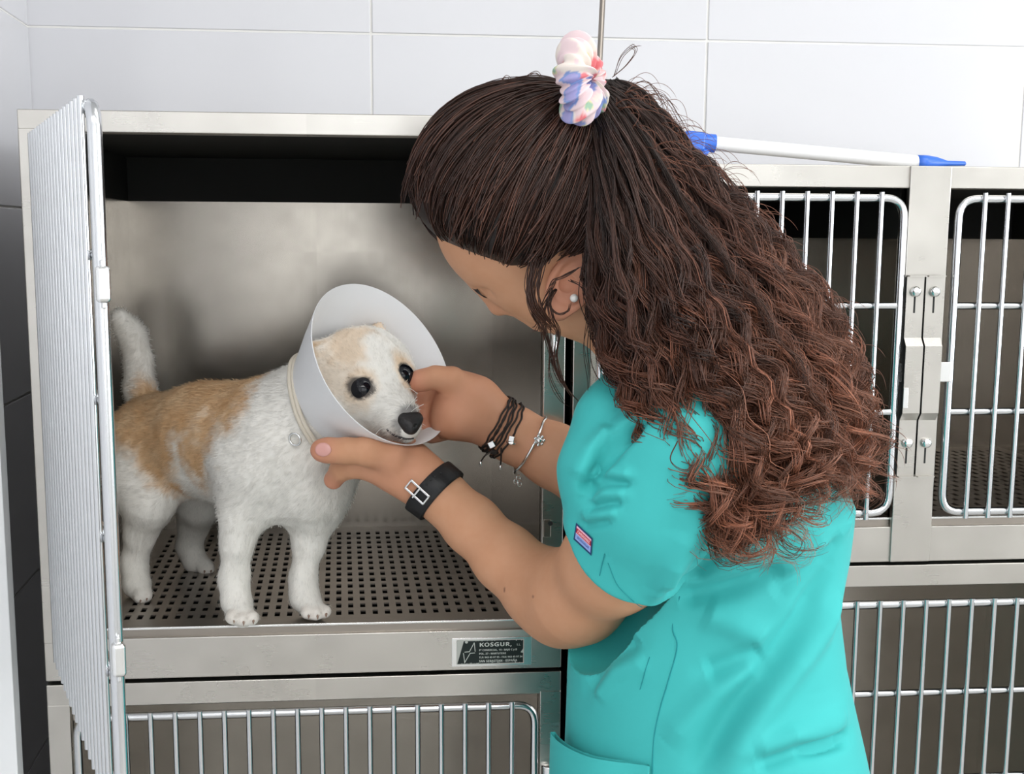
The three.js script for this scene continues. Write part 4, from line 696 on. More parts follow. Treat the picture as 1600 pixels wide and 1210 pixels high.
  for (let j = 0; j <= N; j++) for (let i = 0; i <= N; i++) {
    const s = i / N, t = j / N, at = (k) => [0, 1, 2].map((q) => (corner.tl[k][q] * (1 - s) + corner.tr[k][q] * s) * (1 - t) + (corner.bl[k][q] * (1 - s) + corner.br[k][q] * s) * t);
    const a = at(0), b = at(1), h = onField(topField, a, b), d = V(a).sub(V(b)).normalize(); pos.push(h[0] + d.x * 0.0012, h[1] + d.y * 0.0012, h[2] + d.z * 0.0012); uv.push(s, 1 - t);
    if (i < N && j < N) { const o = j * (N + 1) + i; idx.push(o, o + N + 1, o + 1, o + 1, o + N + 1, o + N + 2); }
  }
  const g = new THREE.BufferGeometry(); g.setAttribute('position', new THREE.Float32BufferAttribute(pos, 3)); g.setAttribute('uv', new THREE.Float32BufferAttribute(uv, 2)); g.setIndex(idx); g.computeVertexNormals();
  obj('sleeve_label', g, new THREE.MeshStandardMaterial({ map: tx, roughness: 0.8 }), top).userData.label = 'blue-edged woven label on the sleeve';
}
{ // trousers and shoes, below the picture
  const hip = EDGE[EDGE.length - 1], hx = (hip[0][0] + hip[1][0]) / 2, hy = hip[0][1];
  const leg = (s) => [[hx + 0.02 - 0.03 * s, hy + 0.02, 0.25 + 0.075 * s, 0.105], [hx + 0.01 - 0.03 * s, -0.55, 0.25 + 0.085 * s, 0.075], [hx + 0.03 - 0.03 * s, -0.86, 0.25 + 0.09 * s, 0.062]];
  const tf = (p) => Math.max(smin(chain(p, leg(1), 0.03), chain(p, leg(-1), 0.03), 0.03), -0.90 - p[1], p[1] - hy - 0.03);
  obj('trousers', meshField(tf, [hx - 0.2, -0.93, 0.02], [hx + 0.2, hy + 0.06, 0.5], 0.010), scrubM, woman);
  for (const s of [-1, 1]) { const q = leg(s)[2]; const sf = (p) => Math.max(smin(segd(p, [q[0], -0.905, q[2], 0.042], [q[0] - 0.15, -0.915, q[2] - 0.04, 0.036]), ball(p, [q[0], -0.88, q[2], 0.05]), 0.03), -0.9495 - p[1]); obj('shoe', meshField(sf, [q[0] - 0.22, -0.96, q[2] - 0.12], [q[0] + 0.08, -0.8, q[2] + 0.08], 0.007), M.white, woman); }
}

// ---------------------------------------------------------------- hair
const hairC = V([0.2361, 0.5073, 0.2620]), hairR = [0.1350, 0.1265, 0.112];   // the combed-back cap over the skull
const GATHER = V([0.2834, 0.6124, 0.2850]);
const hairLine = [[0.0947, 0.5262, 0.2600], [0.1036, 0.4974, 0.2600], [0.1186, 0.4748, 0.2600], [0.1417, 0.4632, 0.2600], [0.1702, 0.4514, 0.3100], [0.2048, 0.4387, 0.3450], [0.2356, 0.4392, 0.3600], [0.2481, 0.4516, 0.3600], [0.2679, 0.4567, 0.3650], [0.2847, 0.4455, 0.3600], [0.3094, 0.4172, 0.3500]];
const hairCut = (p) => {   // below the hairline there is no hair: height of the line at this x
  let i = 0; while (i < hairLine.length - 2 && p[0] > hairLine[i + 1][0]) i++; const a = hairLine[i], b = hairLine[i + 1], t = (p[0] - a[0]) / (b[0] - a[0]); return a[1] + (b[1] - a[1]) * Math.max(-0.5, Math.min(1.2, t)) - p[1];
};
const capField = (p, g = 0) => { const x = (p[0] - hairC.x) / (hairR[0] + g), y = (p[1] - hairC.y) / (hairR[1] + g), z = (p[2] - hairC.z) / (hairR[2] + g); return (Math.sqrt(x * x + y * y + z * z) - 1) * 0.11; };
const GUIDES = [   // root to tip; the outer edge of the mass first, the lock beside the neck last
  [[0.3123, 0.6423, 0.2600], [0.3468, 0.6320, 0.2550], [0.3861, 0.5911, 0.2500], [0.4307, 0.5425, 0.2550], [0.4813, 0.4900, 0.2650], [0.5273, 0.4340, 0.2800], [0.5615, 0.3780, 0.2950], [0.5742, 0.3189, 0.3100], [0.5801, 0.2661, 0.3200], [0.5792, 0.2150, 0.3200]],
  [[0.3036, 0.6341, 0.2900], [0.3346, 0.6119, 0.3000], [0.3706, 0.5652, 0.3050], [0.4138, 0.5118, 0.3100], [0.4561, 0.4577, 0.3200], [0.4953, 0.4034, 0.3300], [0.5262, 0.3492, 0.3450], [0.5421, 0.2987, 0.3600], [0.5506, 0.2534, 0.3650], [0.5459, 0.2208, 0.3600]],
  [[0.2956, 0.6258, 0.3100], [0.3215, 0.5905, 0.3350], [0.3515, 0.5351, 0.3500], [0.3857, 0.4799, 0.3600], [0.4233, 0.4275, 0.3700], [0.4563, 0.3753, 0.3850], [0.4839, 0.3264, 0.4000], [0.5039, 0.2803, 0.4100], [0.5152, 0.2452, 0.4100], [0.5133, 0.2209, 0.4000]],
  [[0.2888, 0.6187, 0.3200], [0.3075, 0.5705, 0.3600], [0.3297, 0.5129, 0.3800], [0.3589, 0.4557, 0.3900], [0.3875, 0.4013, 0.4000], [0.4165, 0.3533, 0.4150], [0.4435, 0.3110, 0.4250], [0.4687, 0.2743, 0.4300], [0.4835, 0.2553, 0.4300], [0.4832, 0.2347, 0.4200]],
  [[0.2849, 0.6121, 0.3250], [0.2966, 0.5549, 0.3700], [0.3115, 0.4946, 0.3950], [0.3336, 0.4349, 0.4050], [0.3575, 0.3810, 0.4150], [0.3819, 0.3336, 0.4300], [0.4043, 0.2865, 0.4450], [0.4262, 0.2410, 0.4500], [0.4471, 0.2019, 0.4520], [0.4653, 0.1748, 0.4500]],
  [[0.2817, 0.6090, 0.3250], [0.2878, 0.5426, 0.3750], [0.2967, 0.4796, 0.4000], [0.3110, 0.4228, 0.4050], [0.3298, 0.3685, 0.4100], [0.3525, 0.3210, 0.4250], [0.3750, 0.2738, 0.4400], [0.3953, 0.2353, 0.4500], [0.4183, 0.2008, 0.4500], [0.4425, 0.1830, 0.4450]],
  [[0.2795, 0.6063, 0.3200], [0.2811, 0.5307, 0.3720], [0.2865, 0.4645, 0.3900], [0.2945, 0.4163, 0.3950], [0.3101, 0.3677, 0.4000], [0.3298, 0.3230, 0.4150], [0.3492, 0.2849, 0.4300], [0.3694, 0.2523, 0.4400], [0.3845, 0.2252, 0.4450], [0.3929, 0.1991, 0.4400]],
  [[0.2767, 0.6040, 0.3100], [0.2750, 0.5248, 0.3650], [0.2780, 0.4643, 0.3820], [0.2869, 0.4219, 0.3850], [0.3006, 0.3761, 0.3900], [0.3183, 0.3338, 0.4000], [0.3358, 0.3007, 0.4100], [0.3518, 0.2740, 0.4200], [0.3649, 0.2560, 0.4250], [0.3703, 0.2394, 0.4200]],
].map((g) => new THREE.CatmullRomCurve3(g.map(V), false, 'centripetal'));
const BULK = []; for (let g = 0; g < 5; g++) { const r = []; for (let j = 0; j <= 9; j++) { const t = j / 9 * 0.82, q = GUIDES[g].getPoint(t).lerp(GUIDES[g + 1].getPoint(t), 0.5); r.push([q.x, q.y, q.z - 0.044, 0.009 + 0.019 * Math.sin(Math.min(1, t * 1.6) * Math.PI * 0.5) * (1 - 0.75 * sstep(0.55, 0.86, t))]); } BULK.push(r); }
const ROOT = [0.012, 0.008, 0.007], MID = [0.055, 0.025, 0.017], TIP = [0.190, 0.087, 0.055];
const hairM = new THREE.MeshPhysicalMaterial({ vertexColors: true, roughness: 0.33, specularIntensity: 0.75 });
function hairColour(t, k, warm) { const c = t < 0.35 ? mix3(ROOT, MID, t / 0.35) : mix3(MID, TIP, Math.min(1, (t - 0.35) / 0.45)); return [c[0] * k * (1 + 0.35 * warm), c[1] * k * (1 + 0.12 * warm), c[2] * k]; }
class Strands {
  constructor() { this.p = []; this.n = []; this.c = []; this.i = []; }
  add(pts, r, col) {   // pts: Vector3 list; a three-sided tapering thread
    const m = pts.length, T = new THREE.Vector3(), A = new THREE.Vector3(), Bv = new THREE.Vector3(), up = new THREE.Vector3(0.31, 0.2, 0.93), base = this.p.length / 3;
    for (let k = 0; k < m; k++) {
      T.subVectors(pts[Math.min(k + 1, m - 1)], pts[Math.max(k - 1, 0)]).normalize(); A.crossVectors(up, T).normalize(); Bv.crossVectors(T, A);
      const t = k / (m - 1), rad = r * (t < 0.85 ? 1 : 1 - 0.8 * (t - 0.85) / 0.15), c = col(t);
      for (let s = 0; s < 3; s++) { const a = s * 2.0944 + 0.5, x = Math.cos(a), y = Math.sin(a); const nx = A.x * x + Bv.x * y, ny = A.y * x + Bv.y * y, nz = A.z * x + Bv.z * y; this.p.push(pts[k].x + nx * rad, pts[k].y + ny * rad, pts[k].z + nz * rad); this.n.push(nx, ny, nz); this.c.push(c[0], c[1], c[2]); }
      if (k) for (let s = 0; s < 3; s++) { const a = base + (k - 1) * 3 + s, b = base + (k - 1) * 3 + (s + 1) % 3; this.i.push(a, b, a + 3, b, b + 3, a + 3); }
    }
  }
  build(name, parent, label) {
    const g = new THREE.BufferGeometry(); g.setAttribute('position', new THREE.Float32BufferAttribute(this.p, 3)); g.setAttribute('normal', new THREE.Float32BufferAttribute(this.n, 3)); g.setAttribute('color', new THREE.Float32BufferAttribute(this.c, 3)); g.setIndex(this.i);
    const o = obj(name, g, hairM, parent); o.userData.kind = 'stuff'; if (label) o.userData.label = label; return o;
  }
}
{
  const hair = obj('hair', meshField((p) => {
    return -smin(-capField(p, -0.008), -(hairCut(p) + 0.010), 0.05);
  }, [hairC.x - 0.16, hairC.y - 0.16, hairC.z - 0.13], [hairC.x + 0.16, hairC.y + 0.16, hairC.z + 0.13], 0.004), new THREE.MeshPhysicalMaterial({ color: lin(0.016, 0.010, 0.008), roughness: 0.55 }), woman);
  hair.userData.label = 'dark hair combed back to the crown';
  // combed-back strands, from the hairline up over the head to the tie
  const S = new Strands(), w = new THREE.Vector3();
  const toUnit = (v) => new THREE.Vector3((v.x - hairC.x) / hairR[0], (v.y - hairC.y) / hairR[1], (v.z - hairC.z) / hairR[2]).normalize();
  const gU = toUnit(GATHER);
  let made = 0;
  for (let tries = 0; tries < 9000 && made < 3600; tries++) {
    // a root somewhere round the lower edge of the cap, seen from the tie
    const az = rr(0, Math.PI * 2), ref = new THREE.Vector3(0, 0, 1).addScaledVector(gU, -gU.z).normalize(), ref2 = new THREE.Vector3().crossVectors(gU, ref);
    const dir = ref.clone().multiplyScalar(Math.cos(az)).addScaledVector(ref2, Math.sin(az)); let end = 0;
    const at = (a) => gU.clone().multiplyScalar(Math.cos(a)).addScaledVector(dir, Math.sin(a));
    for (let a = 0.2; a < 2.3; a += 0.04) { const u = at(a), q = [hairC.x + u.x * hairR[0], hairC.y + u.y * hairR[1], hairC.z + u.z * hairR[2]]; if (hairCut(q) > 0.0) break; end = a; }
    if (end < 0.5) continue; made++;
    const start = made % 3 ? end * rr(0.93, 1.02) : end * rr(0.35, 0.95), N = 26, lift = 1 + rr(-0.035, 0.03), wob = rr(-0.10, 0.10), ph = rr(0, 6.3), clump = Math.floor(az * 16) * 1.7, amp = rr(0.0, 0.02), k = rnd() < 0.16 ? rr(1.8, 3.2) : rr(0.5, 1.4), warm = rr(0, 1), pts = [];
    for (let j = 0; j <= N; j++) {
      const s = j / N, a = start * (1 - s), u = at(a).applyAxisAngle(gU, (wob * Math.sin(s * 3.1) + amp * Math.sin(s * 11 + ph) + 0.03 * Math.sin(s * 5 + clump)) );
      const f = lift + 0.030 * Math.sin(s * 6 + clump) * Math.sin(Math.PI * s) + 0.016 * Math.sin(clump * 3.1) + 0.012 * (1 - s) * (1 - s) - 0.20 * Math.pow(1 - s, 7) * (made % 3 ? 1 : 0);
      w.set(hairC.x + u.x * hairR[0] * f, hairC.y + u.y * hairR[1] * f, hairC.z + u.z * hairR[2] * f); pts.push(w.clone());
    }
    S.add(pts, rr(0.00045, 0.00085), (t) => hairColour(0.10 + 0.12 * (1 - t), k, warm * 0.7));
  }
  S.build('combed_strands', hair);
}
{ // the curly mass hanging behind
  const bulk = obj('ponytail', meshField((p) => {
    let d = 9; for (const c of BULK) d = Math.min(d, chain(p, c, 0.02)); return d + 0.010 * (noise(p[0] * 45, p[1] * 30, p[2] * 45) - 0.3);
  }, ...bounds(BULK, 0.01), 0.005), new THREE.MeshPhysicalMaterial({ color: lin(0.018, 0.009, 0.007), roughness: 0.7 }), woman);
  bulk.userData.label = 'long curly brown hair hanging down the back';
  const S = new Strands(), a = new THREE.Vector3(), b = new THREE.Vector3(), T = new THREE.Vector3(), X = new THREE.Vector3(), Y = new THREE.Vector3(), c = new THREE.Vector3();
  const NC = 450;
  for (let q = 0; q < NC; q++) {
    // a clump: its place between the guides, its depth, its curl
    const g = Math.pow(rnd(), 0.95) * (GUIDES.length - 1.001), gi = Math.floor(g), gf = g - gi, deep = rr(-0.055, 0.014), len = q % 5 === 0 ? rr(0.5, 0.8) : rr(0.82, 1.03), start = q % 4 === 0 ? rr(0.12, 0.5) : rr(0.0, 0.1);
    const cr = rr(0.0035, 0.0095), waves = rr(6, 11), ph = rr(0, 6.28), hand = rnd() < 0.5 ? -1 : 1, kk = rr(0.55, 1.35), warm = rr(0, 1), drift = rr(-0.012, 0.012), ox = rr(-0.010, 0.010), oy = rr(-0.010, 0.010), flip = rr(0.6, 1.6);
    const n = 11 + Math.floor(rnd() * 7);
    for (let s = 0; s < n; s++) {
      const sx = rr(-1, 1) * 0.0042, sy = rr(-1, 1) * 0.0042, ph2 = ph + rr(-0.55, 0.55), cr2 = cr * rr(0.75, 1.3), l2 = len * rr(0.9, 1.03), k = kk * (rnd() < 0.14 ? rr(1.3, 1.9) : rr(0.7, 1.25)), N = 54, pts = [], stray = rnd() < 0.06 ? rr(1.6, 3.0) : 1;
      for (let j = 0; j <= N; j++) {
        const t = start + (l2 - start) * j / N, tc = Math.min(t, 1);
        GUIDES[gi].getPoint(tc, a); GUIDES[gi + 1].getPoint(tc, b); a.lerp(b, gf); GUIDES[gi].getTangent(tc, T);
        X.set(0, 0, 1).addScaledVector(T, -T.z).normalize(); Y.crossVectors(T, X);
        const grow = 0.18 + 0.82 * sstep(0.08, 0.55, t) + 1.1 * sstep(0.62, 0.95, t), ang = ph2 + hand * waves * 6.283 * t * (1 + 0.10 * Math.sin(5 * t + ph)), spread = (0.35 + 0.9 * sstep(0.1, 0.5, t) - 0.55 * sstep(0.65, 0.95, t)) * stray;
        const cx = Math.cos(ang) * cr2 * grow + sx * spread + (ox + drift * t) * sstep(0, 0.35, t), cy = Math.sin(ang) * cr2 * grow * flip + sy * spread + (oy - drift * t) * sstep(0, 0.35, t);
        c.copy(a).addScaledVector(X, cx + deep * sstep(0.0, 0.2, t)).addScaledVector(Y, cy); if (t > 1) c.addScaledVector(T, (t - 1) * 0.5);
        pts.push(c.clone());
      }
      S.add(pts, rr(0.00032, 0.00062), (u) => hairColour(start * 0.5 + u * 0.85, k, warm));
    }
  }
  S.build('curls', bulk);
}

{ // loose tendrils by the face and stray hairs round the crown
  const S = new Strands();
  const T = [
    [[0.2480, 0.4313, 0.3450], [0.2411, 0.4202, 0.3500], [0.2438, 0.4046, 0.3500], [0.2511, 0.3886, 0.3450], [0.2496, 0.3628, 0.3400], [0.2585, 0.3367, 0.3350], [0.2759, 0.3114, 0.3300]],
    [[0.2468, 0.4313, 0.3450], [0.2373, 0.4140, 0.3500], [0.2363, 0.3952, 0.3500], [0.2431, 0.3724, 0.3400], [0.2505, 0.3496, 0.3350], [0.2646, 0.3284, 0.3300], [0.2825, 0.3087, 0.3300]],
    [[0.2459, 0.4389, 0.3500], [0.2403, 0.4205, 0.3550], [0.2481, 0.4080, 0.3550], [0.2582, 0.4105, 0.3550], [0.2617, 0.4207, 0.3600]],
    [[0.2442, 0.4325, 0.3450], [0.2348, 0.4165, 0.3500], [0.2311, 0.4015, 0.3500], [0.2274, 0.3921, 0.3500], [0.2223, 0.3940, 0.3500]],
    [[0.2680, 0.4530, 0.3650], [0.2524, 0.4443, 0.3650], [0.2432, 0.4392, 0.3600], [0.2365, 0.4254, 0.3550]],
    [[0.2595, 0.4405, 0.3600], [0.2714, 0.4333, 0.3650], [0.2781, 0.4085, 0.3650], [0.2757, 0.3770, 0.3600], [0.2819, 0.3381, 0.3500], [0.2799, 0.3119, 0.3450]],
    [[0.2351, 0.4760, 0.3520], [0.2270, 0.4515, 0.3580], [0.2232, 0.4299, 0.3600], [0.2271, 0.4145, 0.3600], [0.2368, 0.4018, 0.3550], [0.2491, 0.3889, 0.3500]],
    [[0.2301, 0.4729, 0.3520], [0.2220, 0.4484, 0.3580], [0.2194, 0.4256, 0.3600], [0.2253, 0.4049, 0.3550], [0.2338, 0.3921, 0.3500], [0.2372, 0.3760, 0.3450]],
    [[0.2847, 0.4455, 0.3600], [0.2953, 0.4550, 0.3700], [0.3093, 0.4461, 0.3800], [0.3151, 0.4219, 0.3850]],
    [[0.2413, 0.4015, 0.3500], [0.2436, 0.3759, 0.3450], [0.2434, 0.3437, 0.3400], [0.2554, 0.3206, 0.3350], [0.2661, 0.3128, 0.3300]],
  ];
  T.forEach((g, gi) => { const cv = new THREE.CatmullRomCurve3(g.map(V), false, 'centripetal'); const n = gi < 2 ? 8 : gi === 2 ? 4 : gi === 6 ? 34 : gi === 7 ? 12 : 3, wide = gi === 6 ? 2.6 : 1; for (let i = 0; i < n; i++) { const o = [rr(-1, 1) * 0.0022 * wide, rr(-1, 1) * 0.0022, rr(-1, 1) * 0.0022], ph = rr(0, 6), L = rr(0.8, 1), pts = []; for (let j = 0; j <= 40; j++) { const t = j / 40 * L, q = cv.getPoint(t); pts.push(new THREE.Vector3(q.x + o[0] * (wide > 1 ? 1.6 - t : 0.3 + t) + 0.0012 * Math.sin(9 * t + ph), q.y + o[1] * (0.3 + t), q.z + o[2])); } S.add(pts, rr(0.0004, 0.0007), (t) => hairColour(0.15 + 0.25 * t, rr(0.8, 1.2), 0.4)); } });
  const F = [[[0.2449, 0.6364, 0.2700], [0.2370, 0.6462, 0.2700], [0.2266, 0.6423, 0.2700], [0.2201, 0.6347, 0.2700]], [[0.2189, 0.6284, 0.2700], [0.2058, 0.6407, 0.2700], [0.1961, 0.6293, 0.2700], [0.1916, 0.6217, 0.2700]], [[0.3151, 0.6428, 0.2800], [0.3226, 0.6616, 0.2800], [0.3342, 0.6718, 0.2800], [0.3394, 0.6731, 0.2800]], [[0.3138, 0.6415, 0.2800], [0.3280, 0.6543, 0.2800], [0.3368, 0.6694, 0.2800], [0.3308, 0.6742, 0.2800]], [[0.1864, 0.6154, 0.2700], [0.1767, 0.6277, 0.2700], [0.1670, 0.6213, 0.2700], [0.1573, 0.6055, 0.2700]], [[0.3337, 0.6335, 0.2700], [0.3502, 0.6382, 0.2700], [0.3638, 0.6245, 0.2700], [0.3765, 0.5992, 0.2700]], [[0.3418, 0.6232, 0.2800], [0.3649, 0.6236, 0.2800], [0.3821, 0.6017, 0.2800], [0.3926, 0.5828, 0.2800]], [[0.4339, 0.5289, 0.2700], [0.4544, 0.5291, 0.2700], [0.4653, 0.5096, 0.2700], [0.4761, 0.4965, 0.2700]], [[0.4737, 0.4833, 0.2800], [0.4979, 0.4769, 0.2800], [0.5090, 0.4572, 0.2800], [0.5064, 0.4373, 0.2800]], [[0.5174, 0.4314, 0.3000], [0.5449, 0.4281, 0.3000], [0.5598, 0.4050, 0.3000], [0.5680, 0.3783, 0.3000]], [[0.5538, 0.3850, 0.3000], [0.5789, 0.3683, 0.3000], [0.5853, 0.3380, 0.3000], [0.5821, 0.3041, 0.3000]], [[0.5606, 0.3079, 0.3300], [0.5849, 0.3011, 0.3300], [0.5912, 0.2742, 0.3300], [0.5805, 0.2541, 0.3300]], [[0.4393, 0.2253, 0.4500], [0.4620, 0.2063, 0.4500], [0.4752, 0.1935, 0.4500], [0.4663, 0.1798, 0.4500], [0.4504, 0.1827, 0.4500]], [[0.4076, 0.2382, 0.4500], [0.3962, 0.2074, 0.4500], [0.4159, 0.1821, 0.4500], [0.4185, 0.1945, 0.4500]], [[0.3456, 0.2968, 0.4700], [0.3389, 0.2790, 0.4700], [0.3512, 0.2706, 0.4750], [0.3630, 0.2783, 0.4750]]];
  F.forEach((g) => { const cv = new THREE.CatmullRomCurve3(g.map(V)); for (let i = 0; i < 3; i++) { const o = [rr(-1, 1) * 0.004, rr(-1, 1) * 0.004, rr(-1, 1) * 0.006], pts = []; for (let j = 0; j <= 24; j++) { const t = j / 24, q = cv.getPoint(t); pts.push(new THREE.Vector3(q.x + o[0] * t, q.y + o[1] * t, q.z + o[2])); } S.add(pts, 0.00038, () => hairColour(0.4, 1, 0.4)); } });
  for (let i = 0; i < 420; i++) {   // frizz along the mass
    const g = GUIDES[Math.floor(rnd() * 3)], t0 = rr(0.05, 0.9), q = g.getPoint(t0), d = new THREE.Vector3(rr(0.1, 1), rr(-0.3, 0.7), rr(-0.3, 0.6)).normalize(), e = new THREE.Vector3(rr(-0.2, 0.9), rr(-1, -0.2), rr(-0.3, 0.3)).normalize(), L = rr(0.012, 0.034), pts = [];
    for (let j = 0; j <= 14; j++) { const s = j / 14; pts.push(q.clone().addScaledVector(d, L * Math.sin(s * 2.0)).addScaledVector(e, L * 1.2 * s * s)); }
    S.add(pts, 0.0003, () => hairColour(0.55, 1.1, 0.6));
  }
  S.build('loose_strands', woman);
}

// ---------------------------------------------------------------- what she wears
function ringOn(field, c, axis, off, tilt = 0, n = 72, ref = new THREE.Vector3(0, 0, 1)) {   // a loop on the skin round an arm
  const u = ref.clone().addScaledVector(axis, -ref.dot(axis)).normalize(), v = new THREE.Vector3().crossVectors(axis, u), rad = [];
  for (let i = 0; i < n; i++) { const a = i / n * Math.PI * 2, d = u.clone().multiplyScalar(Math.cos(a)).addScaledVector(v, Math.sin(a)), cc = c.clone().addScaledVector(axis, tilt * Math.cos(a)), s = onField(field, cc.clone().addScaledVector(d, 0.06).toArray(), cc.toArray()); rad.push([cc, d, V(s).sub(cc).length()]); }
  const sm = rad.map((r, i) => { let t = 0; for (let k = -3; k <= 3; k++) t += rad[(i + k + n) % n][2]; return t / 7; });
  return rad.map(([cc, d], i) => cc.clone().addScaledVector(d, sm[i] + off));
}
function bandGeo(field, c, axis, width, thick, off) {
  const n = 96, rows = [[-0.5, 0], [-0.5, 0.75], [-0.44, 1], [0.44, 1], [0.5, 0.75], [0.5, 0], [-0.5, 0]].map(([w, t]) => ringOn(field, c.clone().addScaledVector(axis, w * width), axis, off + t * thick, 0, n)), pos = [], idx = [];
  rows.forEach((r) => r.forEach((p) => pos.push(p.x, p.y, p.z)));
  for (let k = 0; k < rows.length - 1; k++) for (let i = 0; i < n; i++) { const a = k * n + i, b = k * n + (i + 1) % n; idx.push(a, b, a + n, b, b + n, a + n); }
  const g = new THREE.BufferGeometry(); g.setAttribute('position', new THREE.Float32BufferAttribute(pos, 3)); g.setIndex(idx); return toCreasedNormals(g, 0.7);
}
{ // wristwatch, strap side towards the camera
  const t = thing('wristwatch', 'black rubber wristwatch strap with a steel buckle on the near wrist', 'watch');
  const c = V([0.1458, 0.1819, 0.0745]), axis = V([0.1759, 0.1534, 0.0900]).sub(V([0.1279, 0.1965, 0.0680])).normalize();
  const rubber = new THREE.MeshPhysicalMaterial({ color: lin(0.012, 0.012, 0.013), roughness: 0.42, specularIntensity: 0.6 });
  obj('strap', bandGeo(armLField, c, axis, 0.0245, 0.0030, 0.0004), rubber, t);
  obj('strap_end', bandGeo(armLField, c, axis, 0.0225, 0.0020, 0.0032), rubber, t);
  const put = (a, b) => { const s = onField(armLField, a, b), n = c.clone().sub(V(s)); n.addScaledVector(axis, -n.dot(axis)).normalize().negate(); return [V(s), n]; };
  const [bs, bn] = put([0.1101, 0.2408, 0.4000], [0.1314, 0.1688, 0.0000]);
  const fr = sub('buckle', t); const side = new THREE.Vector3().crossVectors(bn, axis).normalize(); const m = new THREE.Matrix4().makeBasis(axis.clone(), side, bn); fr.quaternion.setFromRotationMatrix(m); fr.position.copy(bs).addScaledVector(bn, 0.0062); fr.userData.label = 'steel buckle';
  obj('buckle_frame', merge([box(-0.0155, 0.0155, -0.0075, -0.0045, -0.0012, 0.0012, 0.001), box(-0.0155, 0.0155, 0.0045, 0.0075, -0.0012, 0.0012, 0.001), box(-0.0155, -0.0130, -0.0075, 0.0075, -0.0012, 0.0012, 0.001), box(0.0130, 0.0155, -0.0075, 0.0075, -0.0012, 0.0012, 0.001)]), M.bright, fr);
  obj('buckle_tongue', box(-0.0012, 0.0012, -0.009, 0.008, 0.0004, 0.0022, 0.0008), M.bright, fr);
  for (const [a, b] of [[[0.1175, 0.2475, 0.4000], [0.1410, 0.1775, 0.0000]], [[0.1212, 0.2506, 0.4000], [0.1458, 0.1815, 0.0000]], [[0.1255, 0.2537, 0.4000], [0.1514, 0.1855, 0.0000]], [[0.1298, 0.2561, 0.4000], [0.1570, 0.1886, 0.0000]]]) { const [s, n] = put(a, b); const h = obj('strap_hole', new THREE.CylinderGeometry(0.0014, 0.0014, 0.0012, 12).rotateX(Math.PI / 2), M.slot, t); h.position.copy(s).addScaledVector(n, 0.0058); h.quaternion.setFromUnitVectors(new THREE.Vector3(0, 0, 1), n); }
}
{ // braided cords
  const t = thing('cord_bracelet', 'dark brown cord bracelets with silver beads on the far wrist', 'bracelet'); const cordM = new THREE.MeshStandardMaterial({ color: lin(0.022, 0.013, 0.010), roughness: 0.7 });
  const c = V([0.2274, 0.2521, 0.0115]), axis = V([0.2975, 0.2143, 0.0150]).sub(V([0.2115, 0.2626, 0.0120])).normalize();
  [[-0.005, 0.004], [-0.0025, 0.0065], [0, 0.0045], [0.0022, 0.006], [0.0045, 0.003], [0.0125, 0.002], [0.0145, 0.0035]].forEach(([o, ti], i) => {
    const p = ringOn(armRField, c.clone().addScaledVector(axis, o), axis, 0.0010 + (i % 3) * 0.0007, ti * (i % 2 ? -0.6 : 1)).map((q, k) => [q.x + 0.0008 * Math.sin(k * 0.9 + i), q.y, q.z + 0.0006 * Math.cos(k * 1.3 + i)]); obj('cord', tube(p, 0.00125, 200, 7, true), cordM, t);
  });
  const bead = (a, b, s, rot) => { const q = onField(armRField, a, b); const o = obj('bead', box(-0.0042, 0.0042, -0.0042, 0.0042, -0.003, 0.003, 0.0012).scale(s, s, s), M.bright, t); o.position.set(q[0], q[1], q[2] + 0.004); o.rotation.set(0.1, -0.3, rot); o.userData.label = 'small silver bead'; return o; };
  bead([0.1901, 0.2713, 0.3000], [0.2321, 0.2127, -0.1000], 1, 0.5); bead([0.2106, 0.2771, 0.3000], [0.2583, 0.2201, -0.1000], 0.85, -0.2);
  const hat = onField(armRField, [0.2107, 0.2737, 0.3000], [0.2583, 0.2158, -0.1000]); obj('hat_charm', new THREE.CylinderGeometry(0.0068, 0.0068, 0.0012, 20).rotateX(0.25).translate(hat[0], hat[1], hat[2] + 0.005), M.bright, t);
  obj('knot', new THREE.SphereGeometry(0.0052, 14, 10).scale(1.3, 0.8, 0.8).translate(...onField(armRField, [0.1935, 0.2633, 0.3000], [0.2364, 0.2024, -0.1000])), cordM, t);
  for (const e of [[[0.2169, 0.2245, 0.0450], [0.2092, 0.2197, 0.0440], [0.2042, 0.2113, 0.0400]], [[0.2286, 0.2291, 0.0450], [0.2288, 0.2172, 0.0440], [0.2285, 0.2063, 0.0400]]]) { obj('cord_end', tube(e, 0.0011, 20, 6), cordM, t); const z = e[2]; obj('tip_bead', new THREE.SphereGeometry(0.0021, 12, 8).scale(1, 1.6, 1).translate(z[0], z[1] - 0.002, z[2]), M.bright, t); }
}
